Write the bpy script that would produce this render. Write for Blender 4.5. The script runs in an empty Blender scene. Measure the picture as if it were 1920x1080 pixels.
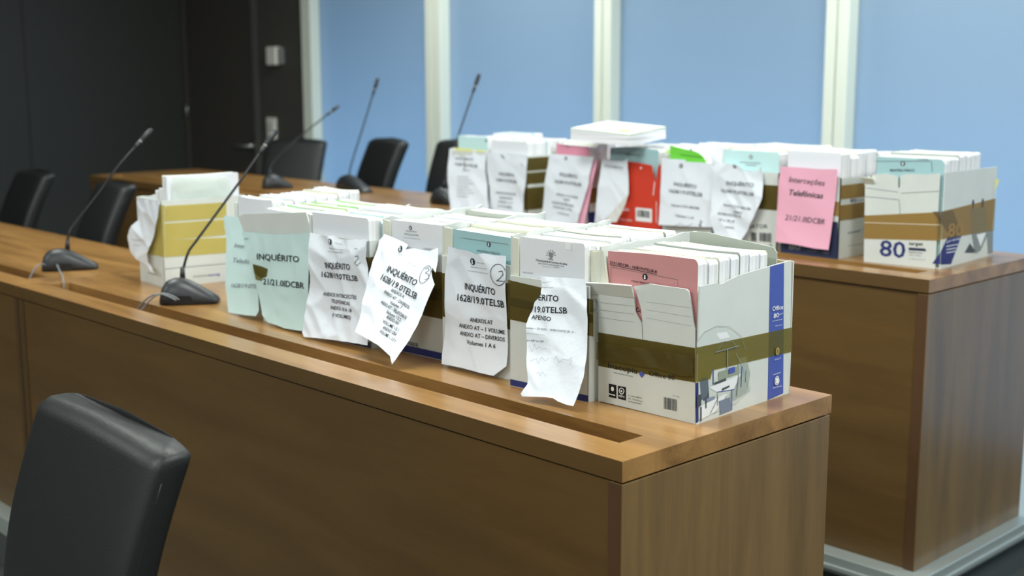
import bpy, bmesh, math, random
from mathutils import Vector, Matrix, noise
random.seed(7)
SC = bpy.context.scene
COL = SC.collection

# ------------------------------------------------------------------ camera (solved from the desks' vanishing lines)
FPX = 2354.77
RX = Vector((0.69086852, 0.12031163, -0.71289957))     # rows: world axes in camera coordinates
RY = Vector((0.7229768, -0.11808717, 0.68070549))
RZ = Vector((-0.0022875, -0.98568785, -0.16856523))
CAM = Vector((1.2243, -1.4023, 0.588))                  # z = 0 is the top of the near desk
cd = bpy.data.cameras.new('camera'); cam = bpy.data.objects.new('camera', cd); COL.objects.link(cam)
cam.matrix_world = Matrix(((RX.x, -RX.y, -RX.z, CAM.x), (RY.x, -RY.y, -RY.z, CAM.y), (RZ.x, -RZ.y, -RZ.z, CAM.z), (0, 0, 0, 1)))
cd.sensor_width = 36; cd.lens = FPX / 1920 * 36; cd.clip_start = .05; cd.clip_end = 60
cd.dof.use_dof = True; cd.dof.focus_distance = 2.28; cd.dof.aperture_fstop = 3.4
SC.camera = cam
# ------------------------------------------------------------------ light and exposure
w = bpy.data.worlds.new('sky'); SC.world = w; w.use_nodes = True
bg = w.node_tree.nodes['Background']; bg.inputs[0].default_value = (.46, .56, .62, 1); bg.inputs[1].default_value = .5
def area(name, loc, size, power, color=(1, 1, 1), rot=(0, 0, 0), sy=None):
    l = bpy.data.lights.new(name, 'AREA'); l.energy = power; l.color = color
    l.shape = 'RECTANGLE'; l.size = size; l.size_y = sy or size
    o = bpy.data.objects.new(name, l); o.location = loc; o.rotation_euler = rot; COL.objects.link(o); return o
CEIL = 2.0
COOL = (.95, 1.0, .96)
for (lx, ly, pw) in ((1.3, .3, 50), (-.9, .2, 36), (-3.2, .2, 34), (1.4, 2.5, 34), (-1.0, 2.45, 34), (-3.4, 2.4, 34), (-.6, -2.3, 44), (1.6, -2.3, 36), (-3.4, -2.0, 34)):
    area('ceiling_lamp', (lx, ly, CEIL - .03), .9, pw, COOL, sy=.6)
area('daylight', (-1.5, 4.3, -.35), 11, 105, (.56, .79, 1.0), rot=(math.radians(-90), 0, 0), sy=1.4)
SC.view_settings.view_transform = 'Standard'; SC.view_settings.look = 'None'
SC.view_settings.exposure = 0.12; SC.view_settings.gamma = 1
SC.view_settings.use_curve_mapping = False
SC.cycles.use_denoising = True
SC.cycles.max_bounces = 8

# ------------------------------------------------------------------ pixel -> place
def ray(p):
    d = Vector((p[0] - 960, p[1] - 540, FPX)); return Vector((RX.dot(d), RY.dot(d), RZ.dot(d)))
def at_z(p, z):
    d = ray(p); return CAM + d * ((z - CAM.z) / d.z)
def at_y(p, y):
    d = ray(p); return CAM + d * ((y - CAM.y) / d.y)
def at_x(p, x):
    d = ray(p); return CAM + d * ((x - CAM.x) / d.x)
def depth(P):
    P = P - CAM; return RX.z * P.x + RY.z * P.y + RZ.z * P.z

# ------------------------------------------------------------------ materials
def lin(c):
    return tuple(((v / 255) / 12.92 if v / 255 <= .04045 else ((v / 255 + .055) / 1.055) ** 2.4) for v in c) + (1,)
MATS = {}
def mat(name, rgb, rough=.5, spec=.5, metal=0, alpha=1, bump=0, bscale=60, coat=0, vary=0, vscale=8):
    if name in MATS: return MATS[name]
    m = bpy.data.materials.new(name); m.use_nodes = True; nt = m.node_tree
    b = nt.nodes['Principled BSDF']
    b.inputs['Base Color'].default_value = lin(rgb); b.inputs['Roughness'].default_value = rough
    b.inputs['Specular IOR Level'].default_value = spec; b.inputs['Metallic'].default_value = metal
    b.inputs['Coat Weight'].default_value = coat; b.inputs['Coat Roughness'].default_value = .15
    b.inputs['Alpha'].default_value = alpha
    if bump or vary:
        tc = nt.nodes.new('ShaderNodeTexCoord'); n = nt.nodes.new('ShaderNodeTexNoise')
        n.inputs['Scale'].default_value = bscale if bump else vscale; n.inputs['Detail'].default_value = 5
        nt.links.new(tc.outputs['Object'], n.inputs['Vector'])
        if bump:
            bp = nt.nodes.new('ShaderNodeBump'); bp.inputs['Strength'].default_value = bump; bp.inputs['Distance'].default_value = .002
            nt.links.new(n.outputs['Fac'], bp.inputs['Height']); nt.links.new(bp.outputs['Normal'], b.inputs['Normal'])
        if vary:
            n2 = n
            if bump:
                n2 = nt.nodes.new('ShaderNodeTexNoise'); n2.inputs['Scale'].default_value = vscale; n2.inputs['Detail'].default_value = 4
                nt.links.new(tc.outputs['Object'], n2.inputs['Vector'])
            r = nt.nodes.new('ShaderNodeValToRGB'); c = lin(rgb)
            r.color_ramp.elements[0].position = .3; r.color_ramp.elements[1].position = .7
            r.color_ramp.elements[0].color = tuple(v * (1 - vary) for v in c[:3]) + (1,); r.color_ramp.elements[1].color = tuple(min(1, v * (1 + vary * .5)) for v in c[:3]) + (1,)
            nt.links.new(n2.outputs['Fac'], r.inputs['Fac']); nt.links.new(r.outputs['Color'], b.inputs['Base Color'])
    MATS[name] = m; return m
def wood(name, dark, light, axis, rough=.34, coat=.25):
    m = bpy.data.materials.new(name); m.use_nodes = True; nt = m.node_tree; b = nt.nodes['Principled BSDF']
    tc = nt.nodes.new('ShaderNodeTexCoord'); mp = nt.nodes.new('ShaderNodeMapping')
    s = {'x': (1.1, 9, 9), 'z': (9, 9, .9), 'y': (9, 1.1, 9)}[axis]
    mp.inputs['Scale'].default_value = s
    n1 = nt.nodes.new('ShaderNodeTexNoise'); n1.inputs['Scale'].default_value = 1.6; n1.inputs['Detail'].default_value = 6; n1.inputs['Distortion'].default_value = .6
    n2 = nt.nodes.new('ShaderNodeTexNoise'); n2.inputs['Scale'].default_value = 16; n2.inputs['Detail'].default_value = 3
    nt.links.new(tc.outputs['Object'], mp.inputs['Vector'])
    nt.links.new(mp.outputs['Vector'], n1.inputs['Vector']); nt.links.new(mp.outputs['Vector'], n2.inputs['Vector'])
    mx = nt.nodes.new('ShaderNodeMath'); mx.operation = 'MULTIPLY_ADD'; mx.inputs[1].default_value = .3
    nt.links.new(n2.outputs['Fac'], mx.inputs[0]); nt.links.new(n1.outputs['Fac'], mx.inputs[2])
    r = nt.nodes.new('ShaderNodeValToRGB'); r.color_ramp.elements[0].position = .42; r.color_ramp.elements[1].position = .92
    r.color_ramp.elements[0].color = lin(dark); r.color_ramp.elements[1].color = lin(light)
    nt.links.new(mx.outputs[0], r.inputs['Fac']); nt.links.new(r.outputs['Color'], b.inputs['Base Color'])
    b.inputs['Roughness'].default_value = rough; b.inputs['Coat Weight'].default_value = coat; b.inputs['Coat Roughness'].default_value = .22
    return m
def pages_mat(name, rgb, k):
    m = bpy.data.materials.new(name); m.use_nodes = True; nt = m.node_tree; b = nt.nodes['Principled BSDF']
    tc = nt.nodes.new('ShaderNodeTexCoord'); mp = nt.nodes.new('ShaderNodeMapping'); mp.inputs['Scale'].default_value = (3, 330, 3) if k == 'y' else (3, 3, 330)
    n1 = nt.nodes.new('ShaderNodeTexNoise'); n1.inputs['Scale'].default_value = 1.0; n1.inputs['Detail'].default_value = 2
    nt.links.new(tc.outputs['Object'], mp.inputs['Vector']); nt.links.new(mp.outputs['Vector'], n1.inputs['Vector'])
    r = nt.nodes.new('ShaderNodeValToRGB'); r.color_ramp.elements[0].position = .3; r.color_ramp.elements[1].position = .55
    r.color_ramp.elements[0].color = lin(tuple(int(v * .80) for v in rgb)); r.color_ramp.elements[1].color = lin(rgb)
    nt.links.new(n1.outputs['Fac'], r.inputs['Fac']); nt.links.new(r.outputs['Color'], b.inputs['Base Color'])
    b.inputs['Roughness'].default_value = .8; b.inputs['Specular IOR Level'].default_value = .2
    return m
def pane_mat():
    m = bpy.data.materials.new('frosted_blue_glass'); m.use_nodes = True; nt = m.node_tree
    nt.nodes.remove(nt.nodes['Principled BSDF']); out = nt.nodes['Material Output']
    t = nt.nodes.new('ShaderNodeBsdfTranslucent'); t.inputs[0].default_value = (.60, .74, .88, 1)
    g = nt.nodes.new('ShaderNodeBsdfGlossy'); g.inputs['Roughness'].default_value = .35
    d = nt.nodes.new('ShaderNodeBsdfDiffuse'); d.inputs[0].default_value = (.42, .52, .60, 1)
    m1 = nt.nodes.new('ShaderNodeMixShader'); m1.inputs[0].default_value = .35
    m2 = nt.nodes.new('ShaderNodeMixShader'); m2.inputs[0].default_value = .06
    nt.links.new(t.outputs[0], m1.inputs[1]); nt.links.new(d.outputs[0], m1.inputs[2])
    nt.links.new(m1.outputs[0], m2.inputs[1]); nt.links.new(g.outputs[0], m2.inputs[2]); nt.links.new(m2.outputs[0], out.inputs[0])
    return m
def carpet_mat():
    m = bpy.data.materials.new('carpet_tiles'); m.use_nodes = True; nt = m.node_tree; b = nt.nodes['Principled BSDF']
    tc = nt.nodes.new('ShaderNodeTexCoord'); ck = nt.nodes.new('ShaderNodeTexChecker'); ck.inputs['Scale'].default_value = 4
    ck.inputs[1].default_value = lin((70, 76, 74)); ck.inputs[2].default_value = lin((84, 90, 88))
    n = nt.nodes.new('ShaderNodeTexNoise'); n.inputs['Scale'].default_value = 90; n.inputs['Detail'].default_value = 3
    mx = nt.nodes.new('ShaderNodeMix'); mx.data_type = 'RGBA'; mx.blend_type = 'MULTIPLY'; mx.inputs[0].default_value = .7
    nt.links.new(tc.outputs['Object'], ck.inputs['Vector']); nt.links.new(tc.outputs['Object'], n.inputs['Vector'])
    nt.links.new(ck.outputs[0], mx.inputs[6]); nt.links.new(n.outputs['Color'], mx.inputs[7]); nt.links.new(mx.outputs[2], b.inputs['Base Color'])
    b.inputs['Roughness'].default_value = .95
    return m
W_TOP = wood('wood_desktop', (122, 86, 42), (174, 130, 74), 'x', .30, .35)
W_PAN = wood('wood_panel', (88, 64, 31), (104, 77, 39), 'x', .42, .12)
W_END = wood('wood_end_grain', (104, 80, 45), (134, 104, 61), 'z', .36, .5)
W_EDGE = mat('wood_edge_strip', (86, 58, 33), .5, vary=.08)
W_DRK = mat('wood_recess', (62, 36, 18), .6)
WALL_D = mat('charcoal_laminate', (52, 53, 51), .5, .4)
WALL_B = mat('charcoal_laminate_lightened', (74, 72, 68), .5, .4)  # left wall's laminate, lightened to make up for weak light on the back wall
WALL_L = mat('off_white_paint', (200, 200, 196), .8)
FRAME_W = mat('white_frame', (226, 232, 220), .5)
TRIM_A = mat('aluminium_edge', (176, 184, 180), .35, .5, .4)
RISER = mat('grey_riser', (70, 75, 75), .9)
LEATHER = mat('black_leather', (21, 24, 24), .46, .5, bump=.25, bscale=260)
LEG_M = mat('dark_metal', (40, 40, 42), .4, .5, .6)
MICP = mat('mic_plastic', (38, 41, 44), .42, .5, bump=.1, bscale=500)
MICB = mat('mic_black', (22, 23, 26), .35)
CABLE = mat('grey_cable', (120, 124, 128), .5)
CHROME = mat('brushed_metal', (180, 178, 172), .3, .5, .9)
PLASTIC_W = mat('white_plastic', (228, 226, 216), .45)
CARD = mat('white_carton', (212, 216, 212), .72, .3, vary=.04, vscale=14)
CARDI = mat('raw_cardboard', (206, 182, 132), .85)
CARDC = mat('cream_carton', (222, 222, 206), .75, .3, vary=.05)
NAVY = mat('navy_print', (36, 46, 112), .6)
NAVY2 = mat('dark_navy_print', (34, 42, 74), .6)
BLUEP = mat('blue_print', (72, 90, 170), .55)
RED = mat('red_carton', (206, 58, 36), .55, vary=.06)
WHITEP = mat('white_print', (235, 236, 238), .6)
INK = mat('black_ink', (30, 31, 34), .7, .2)
INKG = mat('grey_ink', (112, 116, 122), .7, .2)
INKL = mat('faint_ink', (158, 162, 168), .7, .2)
PEN = mat('pen_ink', (42, 44, 56), .6)
GOLD = mat('gold_print', (190, 158, 84), .5)
PURP = mat('purple_print', (90, 84, 176), .6)
GREYG = mat('grey_green_print', (132, 140, 138), .6)
GREYD = mat('charcoal_print', (70, 76, 82), .6)
PAPER = mat('white_paper', (231, 237, 246), .75, .3, bump=.15, bscale=140)
PGREEN = mat('pale_green_paper', (198, 223, 222), .75, .3)
PPINK = mat('pink_paper', (240, 176, 198), .75, .3)
COVER = {'teal': mat('teal_cover', (164, 200, 204), .7, .3), 'pink': mat('pink_cover', (208, 146, 146), .7, .3), 'rose': mat('rose_cover', (226, 150, 172), .7, .3),
         'green': mat('green_cover', (112, 206, 66), .6), 'white': mat('white_cover', (232, 234, 240), .7, .3), 'cream': mat('cream_cover', (226, 226, 208), .75),
         'grey': mat('grey_board', (176, 182, 172), .8), 'blue': mat('blue_cover', (58, 110, 200), .6), 'yellow': mat('yellow_cover', (236, 232, 140), .7),
         'aqua': mat('aqua_cover', (200, 234, 234), .7), 'lime': mat('lime_cover', (188, 232, 140), .7)}
PAGES = pages_mat('page_edges', (240, 240, 242), 'y')
PAGES_FLAT = pages_mat('page_edges_flat', (240, 240, 244), 'z')
def tape_mat(name, rgb, alpha, T=(.45, .39, .2)):
    if name in MATS: return MATS[name]
    m = mat(name, rgb, .25, .5, bump=.4, bscale=22); nt = m.node_tree
    t = nt.nodes.new('ShaderNodeBsdfTransparent'); t.inputs[0].default_value = tuple(T) + (1,)
    x = nt.nodes.new('ShaderNodeMixShader'); x.inputs[0].default_value = alpha
    nt.links.new(t.outputs[0], x.inputs[1]); nt.links.new(nt.nodes['Principled BSDF'].outputs[0], x.inputs[2]); nt.links.new(x.outputs[0], nt.nodes['Material Output'].inputs[0])
    return m
TAPE = tape_mat('brown_tape', (118, 106, 60), .3, (.66, .60, .38))
TAPE2 = tape_mat('gold_brown_tape', (176, 148, 98), .3, (.90, .79, .57))
TAPEY = tape_mat('yellow_tape', (218, 204, 128), .4, (1, .96, .68))
SLEEVE = mat('plastic_sleeve', (222, 234, 222), .25, .6, alpha=.6, bump=.5, bscale=18)

# ------------------------------------------------------------------ mesh helpers
class MB:
    def __init__(s): s.v = []; s.f = []; s.m = []; s.mats = []; s.smooth = []
    def mi(s, m):
        if m not in s.mats: s.mats.append(m)
        return s.mats.index(m)
    def add(s, vs, fs, m, smooth=False):
        o = len(s.v); k = s.mi(m); s.v += [Vector(p) for p in vs]
        for f in fs: s.f.append([i + o for i in f]); s.m.append(k); s.smooth.append(smooth)
    def box(s, x0, y0, z0, x1, y1, z1, m):
        s.add([(x0, y0, z0), (x1, y0, z0), (x1, y1, z0), (x0, y1, z0), (x0, y0, z1), (x1, y0, z1), (x1, y1, z1), (x0, y1, z1)],
              [(3, 2, 1, 0), (4, 5, 6, 7), (0, 1, 5, 4), (1, 2, 6, 5), (2, 3, 7, 6), (3, 0, 4, 7)], m)
    def prism(s, fr, poly, h0, h1, m):
        n = len(poly); vs = [fr.P(a, b, h0) for a, b in poly] + [fr.P(a, b, h1) for a, b in poly]
        s.add(vs, [list(range(n))[::-1], list(range(n, 2 * n))] + [(i, (i + 1) % n, n + (i + 1) % n, n + i) for i in range(n)], m)
    def tube(s, pts, rad, m, n=10):
        pts = [Vector(p) for p in pts]; rings = []; up = Vector((.31, .17, .93))
        for i, p in enumerate(pts):
            d = (pts[min(i + 1, len(pts) - 1)] - pts[max(i - 1, 0)]).normalized()
            e = d.cross(up).normalized(); g = d.cross(e)
            r = rad[i] if isinstance(rad, (list, tuple)) else rad
            rings.append([p + (e * math.cos(2 * math.pi * k / n) + g * math.sin(2 * math.pi * k / n)) * r for k in range(n)])
        s.loft(rings, m)
    def loft(s, rings, m, smooth=True):
        n = len(rings[0]); fs = []
        for i in range(len(rings) - 1):
            for k in range(n): fs.append((i * n + k, i * n + (k + 1) % n, (i + 1) * n + (k + 1) % n, (i + 1) * n + k))
        L = (len(rings) - 1) * n
        fs += [tuple(range(n))[::-1], tuple(L + k for k in range(n))]
        s.add([p for r in rings for p in r], fs, m, smooth)
    def build(s, name, parent=None, origin=None, bevel=0, recalc=True, wn=False):
        org = Vector(origin) if origin is not None else (Vector(parent['_o']) if parent is not None and '_o' in parent else Vector((0, 0, 0)))
        me = bpy.data.meshes.new(name)
        me.from_pydata([tuple(p - org) for p in s.v], [], s.f)
        for m in s.mats: me.materials.append(m)
        me.polygons.foreach_set('material_index', s.m); me.polygons.foreach_set('use_smooth', s.smooth)
        if recalc:
            bm = bmesh.new(); bm.from_mesh(me); bmesh.ops.recalc_face_normals(bm, faces=bm.faces); bm.to_mesh(me); bm.free()
        o = bpy.data.objects.new(name, me); COL.objects.link(o)
        o['_o'] = list(org)
        if parent is None: o.location = org
        else:
            o.parent = parent; po = Vector(parent['_o']); o.location = org - po
        if bevel:
            b = o.modifiers.new('bevel', 'BEVEL'); b.width = bevel; b.segments = 2; b.limit_method = 'ANGLE'
        return o
def thing(name, label, cat, loc, group=None):
    o = bpy.data.objects.new(name, None); COL.objects.link(o); o.location = loc; o['_o'] = list(loc); o.empty_display_size = .05
    return tag(o, label, cat, group)
def tag(o, label, cat, group=None):
    o['label'] = label; o['category'] = cat
    if group: o['group'] = group
    return o
def struct(mb, name, bevel=0, parent=None):
    o = mb.build(name, parent, bevel=bevel)
    if parent is None: o['kind'] = 'structure'
    return o
class Fr:
    """a plane: origin, across (u), up (v), outward (n)"""
    def __init__(s, O, u, v=Vector((0, 0, 1))):
        s.O = Vector(O); s.u = Vector(u).normalized(); s.v = Vector(v).normalized(); s.n = s.u.cross(s.v).normalized()
    def px(s, p):
        d = ray(p); t = (s.O - CAM).dot(s.n) / d.dot(s.n); q = CAM + d * t - s.O
        return (q.dot(s.u), q.dot(s.v))
    def P(s, a, b, h=0): return s.O + s.u * a + s.v * b + s.n * h
    def m_per_px(s, p):
        a, b = s.px(p); return depth(s.P(a, b)) / FPX
_tc = {}
def text2d(body, bold=False, ital=False):
    k = (body, bold, ital)
    if k in _tc: return _tc[k]
    c = bpy.data.curves.new('t', 'FONT'); c.body = body; c.size = 1; c.resolution_u = 2
    if bold: c.offset = .014
    if ital: c.shear = .25
    o = bpy.data.objects.new('t', c); COL.objects.link(o)
    dg = bpy.context.evaluated_depsgraph_get(); me = o.evaluated_get(dg).to_mesh()
    vs = [(v.co.x, v.co.y) for v in me.vertices]; fs = [tuple(p.vertices) for p in me.polygons]
    o.evaluated_get(dg).to_mesh_clear(); bpy.data.objects.remove(o); bpy.data.curves.remove(c)
    x0 = min(v[0] for v in vs); x1 = max(v[0] for v in vs)
    _tc[k] = (vs, fs, x0, x1); return _tc[k]
CAPH = .729
def strokes(pts, wd):
    """flat ribbon pieces along a polyline"""
    out = []
    for (x0, y0), (x1, y1) in zip(pts[:-1], pts[1:]):
        dx, dy = x1 - x0, y1 - y0; L = math.hypot(dx, dy) or 1e-9; ex, ey = dx / L, dy / L; h = wd / 2
        out.append([(x0 - ex * h * .6 - ey * h, y0 - ey * h * .6 + ex * h), (x0 - ex * h * .6 + ey * h, y0 - ey * h * .6 - ex * h),
                    (x1 + ex * h * .6 + ey * h, y1 + ey * h * .6 - ex * h), (x1 + ex * h * .6 - ey * h, y1 + ey * h * .6 + ex * h)])
    return out
def prints2d(fr, items):
    """print marks given by where they stand -> flat polygons in the plane's own coordinates"""
    out = []
    for it in items:
        k = it[0]
        if k == 't':
            body, p0, p1, h = it[1:5]; m = it[5] if len(it) > 5 else INK; st = it[6] if len(it) > 6 else ''
            a0, b0 = fr.px(p0); a1, b1 = fr.px(p1); dx, dy = a1 - a0, b1 - b0; L = math.hypot(dx, dy); ex, ey = dx / L, dy / L
            vs, fs, x0, x1 = text2d(body, 'b' in st, 'i' in st)
            sx = L / (x1 - x0); sy = h * fr.m_per_px(p0) / CAPH
            out.append(([(a0 + ex * (x - x0) * sx - ey * y * sy, b0 + ey * (x - x0) * sx + ex * y * sy) for x, y in vs], fs, m))
        elif k == 'poly':
            q = [fr.px(p) for p in it[1]]; out.append((q, [tuple(range(len(q)))], it[2]))
        elif k == 'disc':
            c = fr.px(it[1]); r = it[2] * fr.m_per_px(it[1]); sx = it[4] if len(it) > 4 else 1
            out.append(([(c[0] + sx * r * math.cos(t * math.pi / 10), c[1] + r * math.sin(t * math.pi / 10)) for t in range(20)], [tuple(range(20))], it[3]))
        elif k == 'ring':
            c = fr.px(it[1]); s = fr.m_per_px(it[1]); r = it[2] * s; sx = it[5] if len(it) > 5 else 1
            for q in strokes([(c[0] + sx * r * math.cos(t * math.pi / 14), c[1] + r * math.sin(t * math.pi / 14)) for t in range(29)], it[3] * s): out.append((q, [(0, 1, 2, 3)], it[4]))
        elif k == 'line':
            s = fr.m_per_px(it[1][0])
            for q in strokes([fr.px(p) for p in it[1]], it[2] * s): out.append((q, [(0, 1, 2, 3)], it[3]))
        elif k == 'bars':
            c = [Vector(fr.px(p)) for p in it[1]]; rnd = random.Random(3); t = 0
            while t < .97:
                wv = rnd.choice((.02, .035, .05)); e = min(1, t + wv)
                out.append(([tuple(c[0].lerp(c[1], t)), tuple(c[0].lerp(c[1], e)), tuple(c[3].lerp(c[2], e)), tuple(c[3].lerp(c[2], t))], [(0, 1, 2, 3)], it[2])); t = e + rnd.choice((.02, .03, .045))
        elif k == 'seal':     # small round emblem: dark disc with a light figure
            p, r = it[1], it[2]; m = it[3] if len(it) > 3 else INK
            out += prints2d(fr, [('disc', p, r, m)])
            out.append(('lift',) + tuple(prints2d(fr, [('disc', (p[0], p[1] - r * .3), r * .32, PAPER), ('disc', (p[0], p[1] + r * .35), r * .36, PAPER)])))
    return out
def put_flat(mb, fr, items, off=.0006):
    for e in prints2d(fr, items):
        off += .00004
        if e[0] == 'lift':
            for q, fs, m in e[1:]: mb.add([fr.P(a, b, off + .0003) for a, b in q], fs, m)
        else:
            mb.add([fr.P(a, b, off) for a, b in e[0]], e[1], e[2])
def inside(poly, x, y):
    c = False; n = len(poly); j = n - 1
    for i in range(n):
        xi, yi = poly[i]; xj, yj = poly[j]
        if (yi > y) != (yj > y) and x < (xj - xi) * (y - yi) / (yj - yi) + xi: c = not c
        j = i
    return c
def crumple(seed, amp, cell, curl=0, base=.0015, fold=0):
    def f(a, b, ta, tb):
        cell_ = cell * 1.35; p = Vector((a / cell_ + .5 * b / cell_ + seed * 3.7, b / (cell_ * 1.2) + seed * 1.9, seed))
        d = noise.voronoi(p)[0]; q = noise.noise(Vector((a * 9 + seed, b * 9, seed * 2.0))); q2 = noise.noise(Vector((a * 40, b * 40 + seed, 4.0)))
        h = amp * 1.25 * (1 - min(1, (d[1] - d[0]) * 1.25)) + amp * 1.3 * (q + .5) + amp * .07 * q2
        h += curl * max(0, .4 - tb) ** 2 / .16
        return base + max(0, h)
    return f
def sheet(name, fr, outline, m, hf, items=(), parent=None, step=.0045, off=.0015, px=True, label=None, clip=True):
    """a paper sheet: outline filled with a fine grid, creased by hf, print laid on it"""
    ol = [fr.px(p) for p in outline] if px else outline
    xs = [p[0] for p in ol]; ys = [p[1] for p in ol]; x0, x1, y0, y1 = min(xs), max(xs), min(ys), max(ys)
    mb = MB()
    def run(polys, lift, cl):
        for q, fs, mm in polys:
            bm = bmesh.new(); vv = [bm.verts.new((x, y, 0)) for x, y in q]
            for f in fs:
                try: bm.faces.new([vv[i] for i in f])
                except ValueError: pass
            bmesh.ops.triangulate(bm, faces=bm.faces)
            bx = [v.co.x for v in bm.verts]; by = [v.co.y for v in bm.verts]
            for ax, lo, hi, l0 in ((0, min(bx), max(bx), x0), (1, min(by), max(by), y0)):
                k = math.ceil((lo - l0) / step)
                while l0 + k * step < hi:
                    co = Vector((l0 + k * step, 0, 0)) if ax == 0 else Vector((0, l0 + k * step, 0)); no = Vector((1, 0, 0)) if ax == 0 else Vector((0, 1, 0))
                    bmesh.ops.bisect_plane(bm, geom=bm.verts[:] + bm.edges[:] + bm.faces[:], dist=1e-6, plane_co=co, plane_no=no); k += 1
            if cl:
                bad = [f for f in bm.faces if not inside(ol, f.calc_center_median().x, f.calc_center_median().y)]
                bmesh.ops.delete(bm, geom=bad, context='FACES')
            bm.verts.ensure_lookup_table(); bm.verts.index_update()
            vs = []
            for v in bm.verts:
                a, b = v.co.x, v.co.y; vs.append(fr.P(a, b, hf(a, b, (a - x0) / (x1 - x0), (b - y0) / (y1 - y0)) + lift))
            if bm.faces: mb.add(vs, [[v.index for v in f.verts] for f in bm.faces], mm, True)
            bm.free()
    run([(ol, [tuple(range(len(ol)))], m)], 0, False)
    flat = []; lifted = []
    for e in prints2d(fr, items):
        if e[0] == 'lift': lifted += list(e[1:])
        else: flat.append(e)
    run(flat, off, clip); run(lifted, off * 1.6, clip)
    o = mb.build(name, parent, recalc=False)
    if label: o['label'] = label
    return o
def lean_frame(P0, P1, pts, zbase, zt, ot=.004, ob=.004):
    """plane hung from a box's top edge, its foot pushed out until the sheet clears the desk"""
    u = (P1 - P0); u.z = 0; u.normalize(); n = u.cross(Vector((0, 0, 1)))
    for k in range(60):
        A = Vector((P0.x, P0.y, zbase)) + n * ob; B = Vector((P0.x, P0.y, zt)) + n * ot
        fr = Fr(A, u, B - A)
        if min(fr.P(*fr.px(p)).z for p in pts) > zbase + .003: break
        ob += .003
    return fr

# ------------------------------------------------------------------ the room
FLOOR, PLAT, ZB = -.86, -.70, .0764
YW, XL, XR, YF = 3.2, -7.03, 3.6, -3.6
m = MB(); m.box(XL - .2, YF, FLOOR - .1, XR + .1, YW + .1, FLOOR, carpet_mat()); struct(m, 'floor')
m = MB(); m.box(XL - .2, YF, CEIL, XR + .1, YW + .1, CEIL + .1, WALL_L); struct(m, 'ceiling')
m = MB(); m.box(XR, YF, FLOOR, XR + .1, YW, CEIL, WALL_L); struct(m, 'wall_right')
m = MB(); m.box(XL - .1, YF - .1, FLOOR, XR + .1, YF, CEIL, WALL_L); struct(m, 'wall_front')
ysm = at_x((52, 200), XL).y
m = MB(); m.box(XL - .1, YF, FLOOR, XL, ysm - .006, CEIL, WALL_D); m.box(XL - .1, ysm + .006, FLOOR, XL, YW + .1, CEIL, WALL_D); m.box(XL - .1, ysm - .01, FLOOR, XL - .008, ysm + .01, CEIL, WALL_D)
struct(m, 'wall_left')
xd0, xd1, xw = -6.97, -6.085, -5.481
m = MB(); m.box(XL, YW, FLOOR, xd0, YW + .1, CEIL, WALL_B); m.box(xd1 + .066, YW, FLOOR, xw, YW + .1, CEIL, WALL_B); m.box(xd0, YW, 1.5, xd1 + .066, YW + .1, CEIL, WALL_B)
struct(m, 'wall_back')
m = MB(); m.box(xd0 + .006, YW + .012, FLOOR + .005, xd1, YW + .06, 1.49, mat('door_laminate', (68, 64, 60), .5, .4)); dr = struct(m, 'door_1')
m = MB(); c = at_y((478, 273), YW); e = at_y((443, 273), YW)
m.tube([c + Vector((0, .03, 0)), c + Vector((0, -.055, 0))], .011, CHROME); m.tube([c + Vector((0, -.05, 0)), e + Vector((0, -.05, 0))], .010, CHROME)
m.tube([c + Vector((0, .014, 0)), c + Vector((0, -.002, 0))], .026, CHROME, 16); m.build('door_handle', dr)
m = MB(); h = at_y((352, 207), YW); m.tube([h + Vector((0, -.006, -.05)), h + Vector((0, -.006, .05))], .009, CHROME); m.build('hinge', dr)
m = MB(); m.box(xd1 + .004, YW - .004, FLOOR, xd1 + .066, YW + .08, 1.5, mat('door_jamb', (92, 92, 88), .5)); struct(m, 'trim_1')
PANE = pane_mat()
edges = [(-5.481, -5.381), (-4.275, -4.145), (-2.995, -2.885), (-1.701, -1.593), (-.41, -.30), (.88, .99), (2.17, 2.28)]
for i, (a, b) in enumerate(edges):
    nx = edges[i + 1][0] if i + 1 < len(edges) else XR
    m = MB(); m.box(b, YW + .05, FLOOR, nx, YW + .062, CEIL, PANE); wn = struct(m, 'window_%d' % (i + 1))
    m = MB()
    if i == 0: m.box(a, YW - .02, FLOOR, b, YW + .07, CEIL, FRAME_W)
    else:
        cx = a * .52 + b * .48
        m.box(a, YW - .02, FLOOR, cx - .004, YW + .07, CEIL, FRAME_W); m.box(cx + .004, YW - .02, FLOOR, b, YW + .07, CEIL, FRAME_W)
        m.box(cx - .006, YW - .008, FLOOR, cx + .006, YW + .06, CEIL, mat('frame_groove', (160, 168, 158), .6))
    m.build('window_frame', wn, bevel=.003)
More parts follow.
